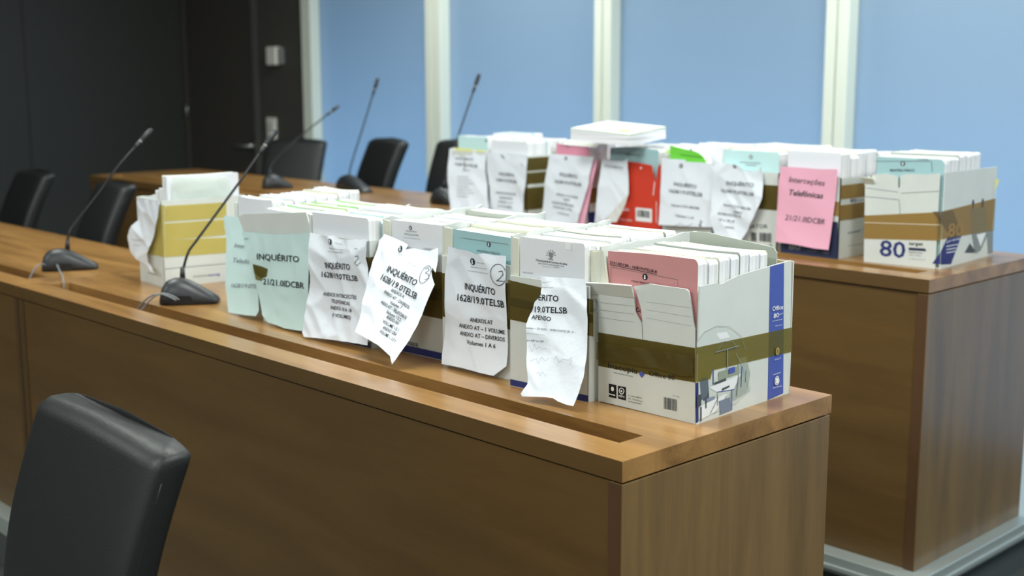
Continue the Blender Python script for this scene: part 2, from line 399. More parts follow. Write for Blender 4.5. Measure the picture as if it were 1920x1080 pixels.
# little things on the dark wall
a = at_y((510, 88), YW); b = at_y((534, 122), YW)
t = thing('wall_sensor', 'white sensor box high on the dark wall beside the window frame', 'sensor', ((a.x + b.x) / 2, YW, b.z))
m = MB(); m.box(a.x, YW - .05, b.z, b.x - .03, YW, a.z, PLASTIC_W); m.build('housing', t, bevel=.008)
m = MB(); m.box(b.x - .03, YW - .035, b.z + .006, b.x, YW, a.z - .006, mat('grey_plastic', (120, 122, 120), .5)); m.build('side_cover', t, bevel=.004)
a = at_y((502, 220), YW); b = at_y((520, 262), YW)
t = thing('wall_switch', 'narrow white switch plate on the dark wall behind a chair', 'switch', ((a.x + b.x) / 2, YW, b.z))
m = MB(); m.box(a.x, YW - .012, b.z - .05, b.x, YW, a.z, PLASTIC_W); m.build('plate', t, bevel=.003)
for k in range(2):
    zz = b.z + k * .085 - .03; m = MB(); m.box(a.x + .02, YW - .018, zz, b.x - .02, YW - .011, zz + .06, mat('switch_key', (206, 204, 194), .5)); m.build('rocker', t, bevel=.002)
# platforms
m = MB(); m.box(-4.6, -.045, FLOOR, .03, .62, PLAT - .012, RISER); m.box(-6.6, -.045, FLOOR, -4.6, .62, PLAT - .012, RISER); m.box(-6.6, .62, FLOOR, -.62, 1.22, PLAT - .012, RISER)
m.box(-6.6, -.05, PLAT - .05, .03, .62, PLAT, TRIM_A); m.box(-6.6, .62, PLAT - .05, -.62, 1.22, PLAT, RISER); struct(m, 'trim_2')
xe, ye = -.294, 1.489
m = MB(); m.box(XL, ye - .03, FLOOR, xe + .01, YW, PLAT, RISER); struct(m, 'trim_3')
m = MB(); m.box(XL, ye - .05, PLAT - .045, xe + .04, YW, PLAT + .006, TRIM_A); m.box(XL, ye - .056, PLAT - .035, xe + .046, YW, PLAT - .02, TRIM_A); struct(m, 'trim_4', bevel=.003)

# ------------------------------------------------------------------ desks
def desk(name, label, x0, x1, y0, y1, zt, zf, slot, joint_left):
    d = thing(name, label, 'desk', ((x0 + x1) / 2, (y0 + y1) / 2, zf), 'wooden courtroom benches')
    th = .034; sx0, sx1, sy0, sy1 = slot
    m = MB()
    # desktop with the cable slot cut through: one clean ring of faces
    O = [(x0, y0), (x1, y0), (x1, y1), (x0, y1)]; I = [(sx0, sy0), (sx1, sy0), (sx1, sy1), (sx0, sy1)]
    vs = [(x, y, zt) for x, y in O] + [(x, y, zt) for x, y in I] + [(x, y, zt - th) for x, y in O] + [(x, y, zt - th) for x, y in I]
    fs = []
    for i in range(4):
        j = (i + 1) % 4
        fs += [(i, j, 4 + j, 4 + i), (8 + j, 8 + i, 12 + i, 12 + j), (i + 8, j + 8, j, i), (12 + j, 12 + i, 4 + i, 4 + j)]
    m.add(vs, [f for k_, f in enumerate(fs) if k_ not in (2, 5)], W_TOP); m.add(vs, [fs[2]], W_PAN); m.add(vs, [fs[5]], W_END)  # front and end edges in darker wood: their weaker light put into the colour
    dt = m.build('desktop', d, recalc=False)
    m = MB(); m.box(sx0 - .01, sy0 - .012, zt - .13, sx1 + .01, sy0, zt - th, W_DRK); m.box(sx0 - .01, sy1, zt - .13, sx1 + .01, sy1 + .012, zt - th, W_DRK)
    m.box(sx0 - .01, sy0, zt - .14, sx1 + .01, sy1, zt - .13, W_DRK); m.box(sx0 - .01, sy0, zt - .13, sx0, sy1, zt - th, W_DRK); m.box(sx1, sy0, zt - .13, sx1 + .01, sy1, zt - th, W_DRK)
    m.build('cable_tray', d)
    g = .004; tw = .03
    for nm, a, wm in (('end_panel', x1 - tw, W_END if joint_left else mat('wood_frame', (84, 62, 33), .5, vary=.06)), ('end_panel', x0 + .001, mat('wood_frame', (84, 62, 33), .5, vary=.06))):
        m = MB(); m.box(a, y0 + .002, zf, a + tw - .001, y1 - .002, zt - th - g, wm); m.build(nm, d, bevel=.0015)
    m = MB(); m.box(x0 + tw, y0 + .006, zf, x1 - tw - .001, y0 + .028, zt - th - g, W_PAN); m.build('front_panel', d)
    m = MB(); m.box(x1 - (tw if joint_left else .008) + .001, y0 + .0005, zf + .002, x1 - .003, y0 + .0025, zt - th - g - .001, W_EDGE); m.build('edge_strip', d)
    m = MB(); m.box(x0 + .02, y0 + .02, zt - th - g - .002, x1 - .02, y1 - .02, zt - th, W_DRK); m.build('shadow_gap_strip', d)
    return d
desk('courtroom_desk', 'near wooden desk section under the front row of boxes', -2.272, 0, 0, .585, 0, PLAT, (-2.217, -.07, .072, .131), True)
desk('courtroom_desk', 'near wooden desk section at the left edge carrying one microphone', -4.7, -2.275, 0, .585, 0, PLAT, (-4.6, at_z((83, 519), 0).x, .072, .131), False)
desk('courtroom_desk', 'far wooden desk section under the far row of boxes', -2.95, xe, ye, 2.105, ZB, PLAT + .006, (-2.85, -.37, ye + .075, ye + .137), True)
desk('courtroom_desk', 'far wooden desk section carrying microphones in front of the door', -4.95, -2.953, ye, 2.105, ZB, PLAT + .006, (-4.85, -3.05, ye + .075, ye + .137), True)

# ------------------------------------------------------------------ chairs
def chair(label, A, ang, width, ztop, zfloor, hb=.52, thick=.07, rec=.20, sd=.44):
    """sitter faces -Y in the chair's own frame; A = top left corner of the backrest"""
    ca, sa = math.cos(ang), math.sin(ang)
    cx, cy = A.x + ca * width / 2, A.y + sa * width / 2
    root = thing('conference_chair', label, 'chair', (cx, cy, zfloor), 'black leather chairs')
    T = lambda x, y, z: Vector((cx + ca * x - sa * y, cy + sa * x + ca * y, z))
    m = MB(); rings = []; N = 36; rows = 40
    for i in range(rows + 1):
        t = i / rows; z = ztop - hb * (1 - t)
        yo = rec * (t - 1) * .9 - .05 * math.sin(t * math.pi) * .6
        e = 1.0
        if t > .965: e = math.sqrt(max(0.02, 1 - ((t - .965) / .035) ** 2 * .7))
        if t < .04: e = .5 + t / .04 * .5
        wv = width / 2 * (.93 + .07 * t) * (1 - (1 - e) * .06); th = thick / 2 * e
        ring = []
        for k in range(N):
            q = 2 * math.pi * k / N; c_, s_ = math.cos(q), math.sin(q)
            x = wv * math.copysign(abs(c_) ** .22, c_); y = th * math.copysign(abs(s_) ** .38, s_)
            if y < 0: y *= 1 + .16 * (1 - (x / wv) ** 2)
            zz = z - .016 * (abs(x / wv) ** 2.4) * max(0, t - .6) * 2.5
            ring.append(T(x, yo + y, zz))
        rings.append(ring)
    m.loft(rings, LEATHER); br = m.build('backrest', root)
    for s in (-1, 1):
        pts = []
        for i in range(14):
            t = .05 + i / 13 * .84; z = ztop - hb * (1 - t); yo = rec * (t - 1) * .9 - .05 * math.sin(t * math.pi) * .6
            pts.append(T(s * width / 2 * (.93 + .07 * t) * .992, yo - thick / 2 * .2, z))
        m = MB(); m.tube(pts, .0022, LEATHER, 6); m.build('seam_piping', br)
    zs = ztop - hb - .02; m = MB(); rings = []
    for i in range(13):
        t = i / 12; y = -rec + .01 - t * sd; zc = zs - .01 * math.cos(t * 3)
        e = math.sin(math.pi * min(1, max(.05, t * .9 + .05))) ** .25
        rings.append([T((width / 2 + .01) * math.copysign(abs(math.cos(2 * math.pi * k / 24)) ** .3, math.cos(2 * math.pi * k / 24)) * e, y, zc + .04 * math.copysign(abs(math.sin(2 * math.pi * k / 24)) ** .6, math.sin(2 * math.pi * k / 24)) * e) for k in range(24)])
    m.loft(rings, LEATHER); m.build('seat', root)
    for sx in (-1, 1):
        for yy in (-rec - .03, -rec - sd + .04):
            m = MB(); m.tube([T(sx * (width / 2 - .02), yy, zs - .02), T(sx * (width / 2), yy, zfloor + .005)], .013, LEG_M); m.build('leg', root)
    return root
chair('large black leather chair in the near left corner, in front of the desk', at_z((106, 742), .03), math.radians(-2.7), .47, .05, FLOOR, .52, .075, .11)
A = at_z((40, 317), .14); chair('black chair behind the near desk, at the left edge of the photo', A, math.radians(5), .285, .145, PLAT, sd=.26)
A = at_z((190, 338), .145); chair('black chair behind the near desk, in front of the far desk corner', A, math.radians(5), .24, .15, PLAT, sd=.26)
A = at_z((500, 260), .235); chair('black chair turned sideways beside the dark door', A, math.radians(30), .36, .24, PLAT + .01, thick=.06, rec=.14)
A = at_z((702, 257), .275); chair('black chair alone in front of the middle of the first wide blue pane', A, math.radians(-14), .37, .28, PLAT + .01, rec=.15)
A = at_z((826, 260), .275); chair('black chair half hidden by the leftmost box of the far row', A, math.radians(6), .37, .28, PLAT + .01, rec=.15)

# ------------------------------------------------------------------ microphones
def mic(label, L, Rr, zt, neck_px, plane, tip, cables, wd=.075):
    """L, Rr: ends of the foot on the desk; neck points given on a plane x = const"""
    root = thing('gooseneck_microphone', label, 'microphone', ((L + Rr) / 2)[:2] + (zt,) if False else (((L + Rr) / 2).x, ((L + Rr) / 2).y, zt), 'desk microphones')
    ax = (Rr - L); ln = ax.length; ax.normalize(); pe = Vector((-ax.y, ax.x, 0))
    m = MB(); rings = []; prof = [(0, .30, .70), (.03, .62, .84), (.10, .86, .93), (.22, .98, 1), (.36, 1, 1), (.5, .90, .99), (.64, .72, .95), (.78, .52, .88), (.9, .34, .80), (.97, .22, .72), (1, .1, .6)]
    H = .064
    for t, hh, ww in prof:
        c0 = L + ax * (ln * t); ring = []
        for k in range(17):
            q = math.pi * k / 16; ring.append(c0 + pe * (-math.cos(q)) * wd / 2 * ww * (1 if 0 < k < 16 else 1.02) + Vector((0, 0, .002 + H * hh * math.sin(q) ** .7)))
        rings.append(ring)
    m.loft(rings, MICP); base = m.build('base', root)
    m = MB(); c0 = L + ax * ln * .40 - pe * wd * .47 + Vector((0, 0, .004))
    fr = Fr(c0, ax); m.prism(fr, [(-.03, 0), (.028, 0), (.022, .02), (-.024, .02)], -.01, .0035, MICB); m.build('cable_port', base)
    pts = [at_x(p, plane) for p in neck_px]
    # smooth the neck
    sm = []
    for i in range(len(pts) - 1):
        p0 = pts[max(i - 1, 0)]; p1 = pts[i]; p2 = pts[i + 1]; p3 = pts[min(i + 2, len(pts) - 1)]
        for k in range(6):
            u = k / 6; sm.append(.5 * ((2 * p1) + (p2 - p0) * u + (2 * p0 - 5 * p1 + 4 * p2 - p3) * u * u + (3 * p1 - p0 - 3 * p2 + p3) * u ** 3))
    sm.append(pts[-1])
    m = MB(); m.tube(sm, .0036, MICB, 8); gn = m.build('gooseneck', root)
    m = MB(); m.tube([sm[0] - Vector((0, 0, .012)), sm[0] + (sm[1] - sm[0]).normalized() * .03], [.0085, .0052], MICB, 12); m.build('collar', gn)
    d = (sm[-1] - sm[-3]).normalized(); e = sm[-1]
    m = MB(); prof = [(-.010, .0045), (.0, .006), (.012, .0066), (.016, .0052), (.022, .0052), (.026, .0078), (.05, .0086), (.068, .0078), (.074, .004)]
    m.tube([e + d * a for a, r in prof], [r for a, r in prof], MICP, 14); mh = m.build('microphone_head', root)
    m = MB(); m.tube([e + d * .0165, e + d * .0215], .0062, CHROME, 14); m.build('light_ring', mh)
    for c in cables:
        m = MB(); m.tube(c, .0023, CABLE, 8); m.build('cable', root)
    return root
def sag_cable(P, Q, k=.03, n=9):
    return [P.lerp(Q, i / (n - 1)) + Vector((0, 0, k * math.sin(math.pi * i / (n - 1)))) for i in range(n)]
L, Rr = at_z((80, 507), 0), at_z((184, 503), 0)
s0 = at_z((112, 500), .014); s1 = at_z((92, 500), .014)
mic('desk microphone nearest the left edge, on the near desk', L, Rr, 0, [(126, 466), (127, 452), (130, 436), (143, 415), (180, 368), (222, 311), (256, 273)], -2.47, None,
    [sag_cable(s1, Vector((-2.44, .10, -.03)), .03), [s0, s0 + Vector((.05, -.03, .014)), Vector((-2.225, .116, .016)), Vector((-2.198, .106, .006)), Vector((-2.19, .102, -.03))]])
L, Rr = at_z((303, 568), 0), at_z((411, 566), 0)
s0 = at_z((336, 562), .018); s1 = at_z((330, 563), .018)
mic('desk microphone on the near desk, neck crossing the yellow taped box', L, Rr, 0, [(342, 522), (343, 507), (353, 473), (367, 453), (423, 377), (457, 330), (490, 283)], -1.73, None,
    [sag_cable(s0, Vector((-1.75, .10, -.03)), .036), sag_cable(s1, Vector((-1.778, .10, -.03)), .034)], .085)
L, Rr = at_z((493, 354), ZB), at_z((548, 352), ZB)
mic('far desk microphone bent low across the dark wall', L, Rr, ZB, [(505, 330), (508, 312), (525, 290), (560, 258), (615, 214)], at_z((510, 352), ZB).x, None, [])
L, Rr = at_z((640, 352), ZB), at_z((690, 362), ZB)
mic('far desk microphone standing tall before the first blue pane', L, Rr, ZB, [(653, 342), (655, 325), (661, 300), (680, 240), (700, 175)], at_z((655, 356), ZB).x, None, [])
L, Rr = at_z((816, 380), ZB), at_z((866, 386), ZB)
mic('far desk microphone partly hidden behind the leftmost far box', L, Rr, ZB, [(832, 350), (836, 330), (845, 300), (862, 246), (888, 170)], at_z((835, 382), ZB).x, None, [])

# ------------------------------------------------------------------ boxes of case files
ORD = ['first', 'second', 'third', 'fourth', 'fifth', 'sixth', 'seventh', 'eighth', 'ninth', 'tenth', 'eleventh']
class Carton:
    def __init__(s, label, where, P0, P1, dep, zb, hgt, front=None, right=None, left_h=None, back_h=None, m=CARD, group='paper boxes of case files', extra_front=()):
        s.where = where; s.zb = zb; s.P0 = Vector((P0.x, P0.y, zb)); s.P1 = Vector((P1.x, P1.y, zb)); s.dep = dep
        s.u = (s.P1 - s.P0).normalized(); s.w = Vector((-s.u.y, s.u.x, 0)); s.wid = (s.P1 - s.P0).length
        s.front = Fr(s.P0, s.u); s.right = Fr(s.P1, s.w); s.left = Fr(s.P0 + s.w * dep, -s.w); s.back = Fr(s.P1 + s.w * dep, -s.u)
        c = s.P0 + s.u * s.wid / 2 + s.w * dep / 2
        s.root = thing('cardboard_box', label, 'box', (c.x, c.y, zb), group)
        s.hgt = hgt; t = .003; b = MB(); W, D = s.wid, dep
        fp = front if front else [(0, 0), (W, 0), (W, hgt), (0, hgt)]
        b.prism(s.front, fp, -t, 0, m)
        rp = right if right else [(0, 0), (D, 0), (D, hgt), (0, hgt)]
        b.prism(s.right, rp, -t, 0, m)
        lh = left_h or hgt; bh = back_h or hgt
        rg = random.Random(len(label)); n = 14
        b.prism(s.left, [(0.002, 0), (D - .002, 0)] + [(.002 + (D - .004) * (1 - i / n), lh + (.012 if left_h else 0) + rg.uniform(-.004, .004)) for i in range(n + 1)], -.0042, 0, m)
        b.prism(s.back, [(0, 0), (W, 0), (W, bh), (0, bh)], -t, 0, m)
        b.prism(Fr(s.P0 + Vector((0, 0, .0005)), s.u, s.w), [(.003, .003), (W - .003, .003), (W - .003, D - .003), (.003, D - .003)], 0, .003, m)
        s.body = b
    def strip(s, fr, L, z0, z1, m): s.body.add([fr.P(0, z0, .0006), fr.P(L, z0, .0006), fr.P(L, z1, .0006), fr.P(0, z1, .0006)], [(0, 1, 2, 3)], m)
    def finish(s): s.bodyobj = s.body.build('carton_body', s.root)
    def inner(s): # raw cardboard lining of the back wall
        q = MB(); q.prism(s.back, [(.004, .01), (s.wid - .004, .01), (s.wid - .004, s.hgt - .001), (.004, s.hgt - .001)], -.0042, -.0032, CARDI); return q.build('inner_lining', s.root)
    def flange(s, a0, a1, z0, z1, m=CARDC, out=-.004, tilt=0, name='corner_flap'):
        q = MB(); q.prism(s.front, [(a0, z0), (a1, z0), (a1 + tilt, z1), (a0 + tilt, z1 + .002)], out - .003, out, m); return q.build(name, s.root)
    def tape(s, polys, m=TAPE, off=.0011):
        for fr, pts in polys:
            q = MB(); pp = [fr.px(p) for p in pts]; q.prism(fr, pp, off - .0004, off, m); q.build('packing_tape', s.root)
    def band(s, z0, z1, m=TAPE, off=.0011, faces='fr', z0r=None, z1r=None):
        for ch in faces:
            fr, L = {'f': (s.front, s.wid), 'r': (s.right, s.dep), 'l': (s.left, s.dep)}[ch]
            q = MB(); q.prism(fr, [(-.0005, z0), (L, z0), (L, z1), (-.0005, z1)], off - .0004, off, m); q.build('packing_tape', s.root)
    def label_sheet(s, pts, m, hf, items, zt, lab, ot=.003, ob=.003, name='paper_label', base=None):
        fr = lean_frame(s.P0, s.P1, pts, s.zb, zt, ot, ob)
        return sheet(name, fr, pts, m, hf, items, s.root, label=lab)
    def volumes(s, specs, a0=None, a1=None, b0=.008, z0=.006, ztop=.30, names=None):
        """specs: (thickness, cover, dz, dict) from the front to the back"""
        a0 = .007 if a0 is None else a0; a1 = s.wid - .007 if a1 is None else a1; b = b0
        out = []
        for i, sp in enumerate(specs):
            th, cov, dz = sp[:3]; o = sp[3] if len(sp) > 3 else {}
            out.append(volume(s, i, a0 + o.get('a0', 0), a1 + o.get('a1', 0), b, b + th - .0032, s.zb + o.get('z0', z0), s.zb + ztop + dz, cov, o)); b += th
        return out
def volume(cb, i, a0, a1, b0, b1, z0, z1, cov, o):
    rg = random.Random(hash((round(a0 * 1e4), round(b0 * 1e4), i)) & 0xffff)
    P = cb.P0 + cb.u * ((a0 + a1) / 2) + cb.w * ((b0 + b1) / 2); org = (P.x, P.y, z0)
    lean = o.get('lean', 0); sag = o.get('sag', rg.uniform(0, .004)); n = 12; rr = o.get('rr', .005)
    def ring(t, dz, f0, f1):
        a = a0 + (a1 - a0) * t; zt = z1 + dz - sag * math.sin(math.pi * t) - o.get('drop', 0) * t
        d = (1 - t) * (a1 - a0)
        if d < rr: zt -= rr - math.sqrt(max(0, rr * rr - (rr - d) ** 2)) if d < rr else 0
        base = Vector((cb.P0.x, cb.P0.y, 0)) + cb.u * a
        mk = lambda b, z, k: base + cb.w * (b + lean * k) + Vector((0, 0, z))
        return [mk(f0, z0, 0), mk(f1, z0, 0), mk(f1, zt - .0015 * (f1 - f0 > .01), 1), mk(f0 + (f1 - f0) * .5, zt, 1), mk(f0, zt - .001 * (f1 - f0 > .01), 1)]
    ts = [0, .1, .2, .3, .4, .5, .6, .7, .8, .88, .93, .96, .98, 1]
    m = MB(); m.loft([ring(t, 0, b0 + .0012, b1 - .0012) for t in ts], PAGES, False)
    for k in range(o.get('stick', 2)):
        bb = b0 + .003 + (b1 - b0 - .006) * rg.random(); ta = rg.uniform(0, .3); tb = rg.uniform(.6, 1)
        m.loft([[p for p in ring(ta + (tb - ta) * q, rg.uniform(.001, .003), bb, bb + .0007)] for q in (0, .33, .66, 1)], COVER['cream'] if rg.random() < .4 else COVER['white'], False)
    cn = {'white': 'white', 'cream': 'cream', 'teal': 'teal-covered', 'pink': 'pink-covered', 'rose': 'rose-pink-covered', 'green': 'bright green-covered', 'grey': 'grey board-backed', 'blue': 'blue-covered', 'yellow': 'yellow-covered', 'aqua': 'pale aqua-covered', 'lime': 'lime-edged'}[cov]
    lab = o.get('label') or '%s case volume, %s from the front in %s' % (cn, ORD[i], cb.where)
    ob = m.build('case_volume', origin=org); tag(ob, lab, 'document', 'case volumes in ' + cb.where)
    f = MB(); f.loft([ring(t, .0012, b0, b0 + .0009) for t in ts], COVER[cov], False)
    if 'prints' in o:
        # print lies on the cover's own plane
        A = cb.P0 + cb.w * b0; A.z = z0; up = cb.w * lean + Vector((0, 0, z1 - z0)); put_flat(f, Fr(A, cb.u, up), o['prints'], .0012)
    c1 = f.build('front_cover', ob); 
    if cov != 'white': c1['label'] = cn.replace('-covered', '').replace('-edged', '').replace(' board-backed', '') + ' front cover'
    f = MB(); f.loft([ring(t, .0012, b1 - .0009, b1) for t in ts], COVER[o.get('back', 'cream' if rg.random() < .35 else 'white')], False); f.build('back_cover', ob)
    return ob
def stack(n, total, seed, first=None, covers=('white', 'white', 'white', 'cream', 'white', 'white', 'grey', 'aqua')):
    rg = random.Random(seed); ws = [rg.uniform(.75, 1.3) for _ in range(n)]; k = total / sum(ws)
    sp = [(w_ * k, rg.choice(covers), rg.choice((-.012, -.007, -.003, 0, .002, .004)), {'a1': -rg.choice((0, .002, .005, .008))}) for w_ in ws]
    if first: sp[0] = (sp[0][0],) + first
    return sp

# ---- near row, right to left
# open box at the right end
P0, P1 = at_z((1124, 752), 0), at_z((1303, 797), 0); P0.y = .2375; P1.y = .2465
fr = Fr(P0, P1 - P0)
fpx = [(1124, 752), (1303, 797), (1303, 617), (1300, 605), (1296, 574), (1291, 546), (1286, 542), (1250, 537), (1217, 532), (1188, 537), (1195, 555), (1201, 575), (1204, 598), (1206, 637), (1204.5, 637), (1203, 607), (1191, 586), (1188.5, 556), (1140, 552), (1107, 551), (1108, 570), (1122, 600)]
front = [fr.px(p) for p in fpx]; front = [(max(0, a), max(0, b)) for a, b in front]
uu = (P1 - P0).normalized(); frr = Fr(P1, Vector((-uu.y, uu.x, 0)))
D1 = frr.px((1485, 610))[0]; pass
rp = [frr.px(p) for p in [(1304, 617), (1305, 580), (1308, 538), (1343, 531), (1352, 533), (1384, 517), (1428, 504), (1469, 492), (1484, 488)]]
right = [(0, 0), (D1, 0)] + [(min(D1, max(0, a)), b) for a, b in rp[::-1]]
F1 = Carton('open white office paper box at the right end of the near desk', 'the open box at the desk end', P0, P1, D1, 0, .248, front, right, left_h=.272, back_h=.248)
put_flat(F1.body, F1.front, [
    ('t', 'Improving the daily work', (1151, 699), (1187, 707), 2.6, GREYD),
    ('poly', [(1142, 719), (1156, 722), (1156, 747), (1142, 744)], INK), ('poly', [(1159, 723), (1174, 726), (1174, 751), (1159, 747)], INK),
    ('t', '5 x 500 SHEETS', (1178, 742.5), (1204, 748), 3, GREYD), ('t', 'A4 - 210x297mm', (1178, 748), (1205, 754), 3, GREYD), ('t', 'OFFICE PAPER', (1178, 753.5), (1203, 759), 3, GREYD),
    ('bars', [(1245, 744), (1270, 749), (1270, 771), (1245, 766)], GREYD), ('t', 'A4 80g', (1262, 742), (1275, 745), 2, GREYD)])
put_flat(F1.body, F1.front, [('disc', (1149, 729), 4.5, WHITEP, .8), ('t', 'PEFC', (1161, 744), (1172, 746), 4, WHITEP, 'b'), ('ring', (1166.5, 733), 5.5, 1.6, WHITEP), ('disc', (1166.5, 733), 2.2, WHITEP), ('poly', [(1143, 739), (1155, 742), (1155, 740), (1143, 737)], WHITEP)], .001)
for k in range(3): put_flat(F1.body, F1.front, [('line', [(1124, 567 + k * 14), (1188, 574 + k * 15)], .45, GREYG), ('line', [(1212, 566 + k * 15), (1296, 577 + k * 17)], .45, INKL)])
put_flat(F1.body, F1.right, [
    ('poly', [(1443.7, 499.5), (1469.5, 493), (1468, 737), (1439, 750)], BLUEP),
    # printed office picture in the lower front corner
    ('poly', [(1306, 640), (1320, 624), (1340, 616), (1362, 617), (1382, 632), (1382, 655), (1345, 655), (1306, 664)], mat('print_sky', (204, 210, 206), .6)),
    ('poly', [(1342, 625), (1362, 622), (1368, 632), (1350, 636)], WHITEP),
    ('poly', [(1304, 717), (1400, 690), (1408, 730), (1380, 757), (1304, 788)], mat('print_floor', (202, 208, 200), .6)),
    ('poly', [(1303.5, 718), (1309, 717), (1309, 790), (1303.5, 794)], NAVY), ('poly', [(1312, 726), (1327, 712), (1329, 745), (1318, 752)], GREYD)])
put_flat(F1.body, F1.right, [
    ('poly', [(1384, 672), (1398, 668), (1406, 700), (1400, 736), (1374, 752), (1366, 740), (1380, 715)], mat('print_shade', (168, 176, 168), .6)),
    ('poly', [(1311, 712), (1318, 707), (1326, 708), (1328, 728), (1324, 746), (1314, 750)], mat('print_seat', (96, 106, 118), .6)), ('poly', [(1320, 748), (1340, 742), (1338, 752), (1322, 760)], mat('print_steel', (132, 144, 166), .6)),
    ('poly', [(1311, 762), (1360, 738), (1363, 742), (1343, 771), (1333, 776), (1311, 788)], WHITEP), ('poly', [(1329, 727), (1374, 708), (1389, 700), (1375, 730), (1343, 735)], WHITEP), ('line', [(1362, 742), (1338, 776)], 1.2, GREYG), ('line', [(1388, 702), (1375, 730)], 1.2, GREYG),
    ('line', [(1398, 694), (1396, 716)], 1.5, GREYD), ('line', [(1343, 735), (1375, 730)], 1.4, BLUEP),
    ('line', [(1313, 764), (1313, 788)], 5, GREYD), ('line', [(1360, 743), (1349, 776)], 2.5, GREYG), ('line', [(1371, 730), (1371, 768)], 2.2, BLUEP), ('line', [(1344, 738), (1344, 760)], 2.2, GREYG),
    ('poly', [(1346, 697), (1384, 686), (1384, 700), (1346, 713)], mat('print_cabinet', (150, 158, 140), .6)), ('line', [(1390, 688), (1388, 725)], 2.5, BLUEP), ('line', [(1336, 692), (1336, 720)], 3, BLUEP),
    ('poly', [(1338, 717), (1360, 709), (1360, 713), (1338, 721)], GREYD), ('poly', [(1346, 752), (1368, 744), (1370, 768), (1350, 776)], mat('print_chair', (120, 132, 150), .6)), ('line', [(1306, 640), (1320, 622), (1342, 611), (1366, 612), (1388, 630), (1396, 655)], .8, GREYG), ('line', [(1345, 655), (1356, 640), (1372, 640), (1380, 652)], .8, GREYG), ('line', [(1378, 662), (1392, 690), (1404, 735)], .8, INKL), ('poly', [(1305, 742), (1313, 738), (1313, 760), (1305, 764)], GREYD), ('poly', [(1352, 728), (1366, 722), (1366, 725), (1352, 732)], GREYD), ('line', [(1322, 745), (1322, 764)], 3, GREYD), ('line', [(1330, 775), (1345, 745)], 1.4, GREYD), ('line', [(1383, 702), (1379, 742)], 1.6, GREYD), ('poly', [(1364, 690), (1376, 687), (1376, 697), (1364, 701)], BLUEP), ('line', [(1362, 655), (1362, 690)], 3, GREYG), ('line', [(1340, 660), (1383, 648)], 2, GREYG),
    ('t', 'Office', (1446, 583), (1466, 579), 9, WHITEP, 'b'), ('t', '80', (1448, 596.5), (1458, 594), 9, WHITEP, 'b'), ('t', 'g/m²', (1459, 590), (1466, 588.5), 3, WHITEP), ('t', 'A4 500 sheets', (1446, 603), (1465, 599), 2.2, WHITEP), ('t', 'Office paper', (1451, 612), (1465, 609), 2, WHITEP),
    ('ring', (1454, 713), 8, 1.5, WHITEP, .9), ('poly', [(1451, 708), (1457, 707), (1457, 718), (1451, 719)], WHITEP), ('t', 'MAXIMUM', (1447, 703), (1460, 699), 2.6, WHITEP), ('t', 'PERFORMANCE', (1446, 728), (1462, 724), 2.6, WHITEP),
    ('disc', (1454.5, 658), 7, GOLD, .9), ('disc', (1454.5, 658), 4.5, mat('badge_inner', (120, 110, 60), .6), .9), ('t', 'QUALITY', (1449, 675), (1461, 672), 2.6, WHITEP)], .001)
put_flat(F1.body, F1.front, [('t', 'Inacopia', (1141, 689), (1196, 701), 11, INK), ('t', 'Office 80', (1217.5, 704), (1266, 713), 9.5, INK), ('poly', [(1199, 701), (1204, 695), (1209, 702), (1204, 708)], BLUEP),], .0016)
F1.finish(); F1.inner()
F1.tape([(F1.front, [(1121.7, 623), (1303.5, 652.5), (1303.5, 717), (1122.5, 686)]), (F1.front, [(1122, 640), (1303.5, 668), (1303.5, 702), (1122, 671)])][:1])
sheet('packing_tape', F1.front, [(1122, 640), (1180, 648), (1240, 655), (1303.5, 668), (1303, 702), (1285, 704), (1240, 690), (1180, 681), (1122, 673)], TAPE, crumple(21.3, .0032, .035, base=.0022), (), F1.root)
F1.tape([(F1.right, [(1303.6, 652), (1484.6, 613.6), (1484.6, 659), (1335, 694), (1331, 711), (1303.6, 717)])], tape_mat('brown_tape_lit', (140, 130, 78), .3, (.80, .75, .47)))  # same brown tape as the front, coloured lighter for the better lit side
q = MB(); za = F1.front.px((1150, 553))[1]; frt = Fr(F1.P0 + Vector((0, 0, za)), F1.u, Vector((0, -.5, .86)))
q.prism(frt, [frt.px(p) for p in [(1106, 551), (1140, 553), (1188.5, 556), (1184, 534), (1140, 531), (1097, 530)]], -.0015, .0015, CARD); q.build('front_flap', F1.root)
q = MB(); q.prism(F1.front, [F1.front.px(p) for p in [(1108, 560), (1141, 566), (1129, 469), (1099, 470)]], -.0075, -.0045, CARDC); q.build('corner_flap', F1.root)
q = MB(); q.prism(F1.front, [F1.front.px(p) for p in [(1118, 566), (1141, 566), (1130, 471), (1110, 473)]], -.0045, -.0025, COVER['cream']); q.build('inner_flap', F1.root)
F1.volumes([(.032, 'pink', -.004, {'sag': -.002, 'drop': -.004, 'lean': .002, 'rr': .008, 'a0': .006, 'a1': -.002, 'prints': [('t', '21/21.0IDCBR - 1628/19.0TELSB-B', (1144, 494), (1232, 512), 5.5, INK, 'b'), ('line', [(1144, 496), (1232, 514)], .9, INK), ('seal', (1210, 519), 6, INK), ('t', 'MINISTÉRIO PÚBLICO', (1185, 528.5), (1235, 537), 4, INK), ('t', 'Co', (1193, 583), (1204, 586), 8, INK, 'b'), ('line', [(1146, 500), (1146, 530)], .6, INKG), ('line', [(1146, 500), (1271, 524)], .6, INKG), ('line', [(1271, 524), (1272, 538)], .6, INKG)]}),
            (.030, 'white', -.006, {'a0': .018}), (.034, 'cream', -.003, {'a0': .016}), (.028, 'white', -.004, {'a0': .016}), (.030, 'grey', .000, {'a0': .014}), (.034, 'white', -.004, {'a0': .014}), (.026, 'white', -.006, {'a0': .014})], ztop=.279, a1=F1.wid - .010)
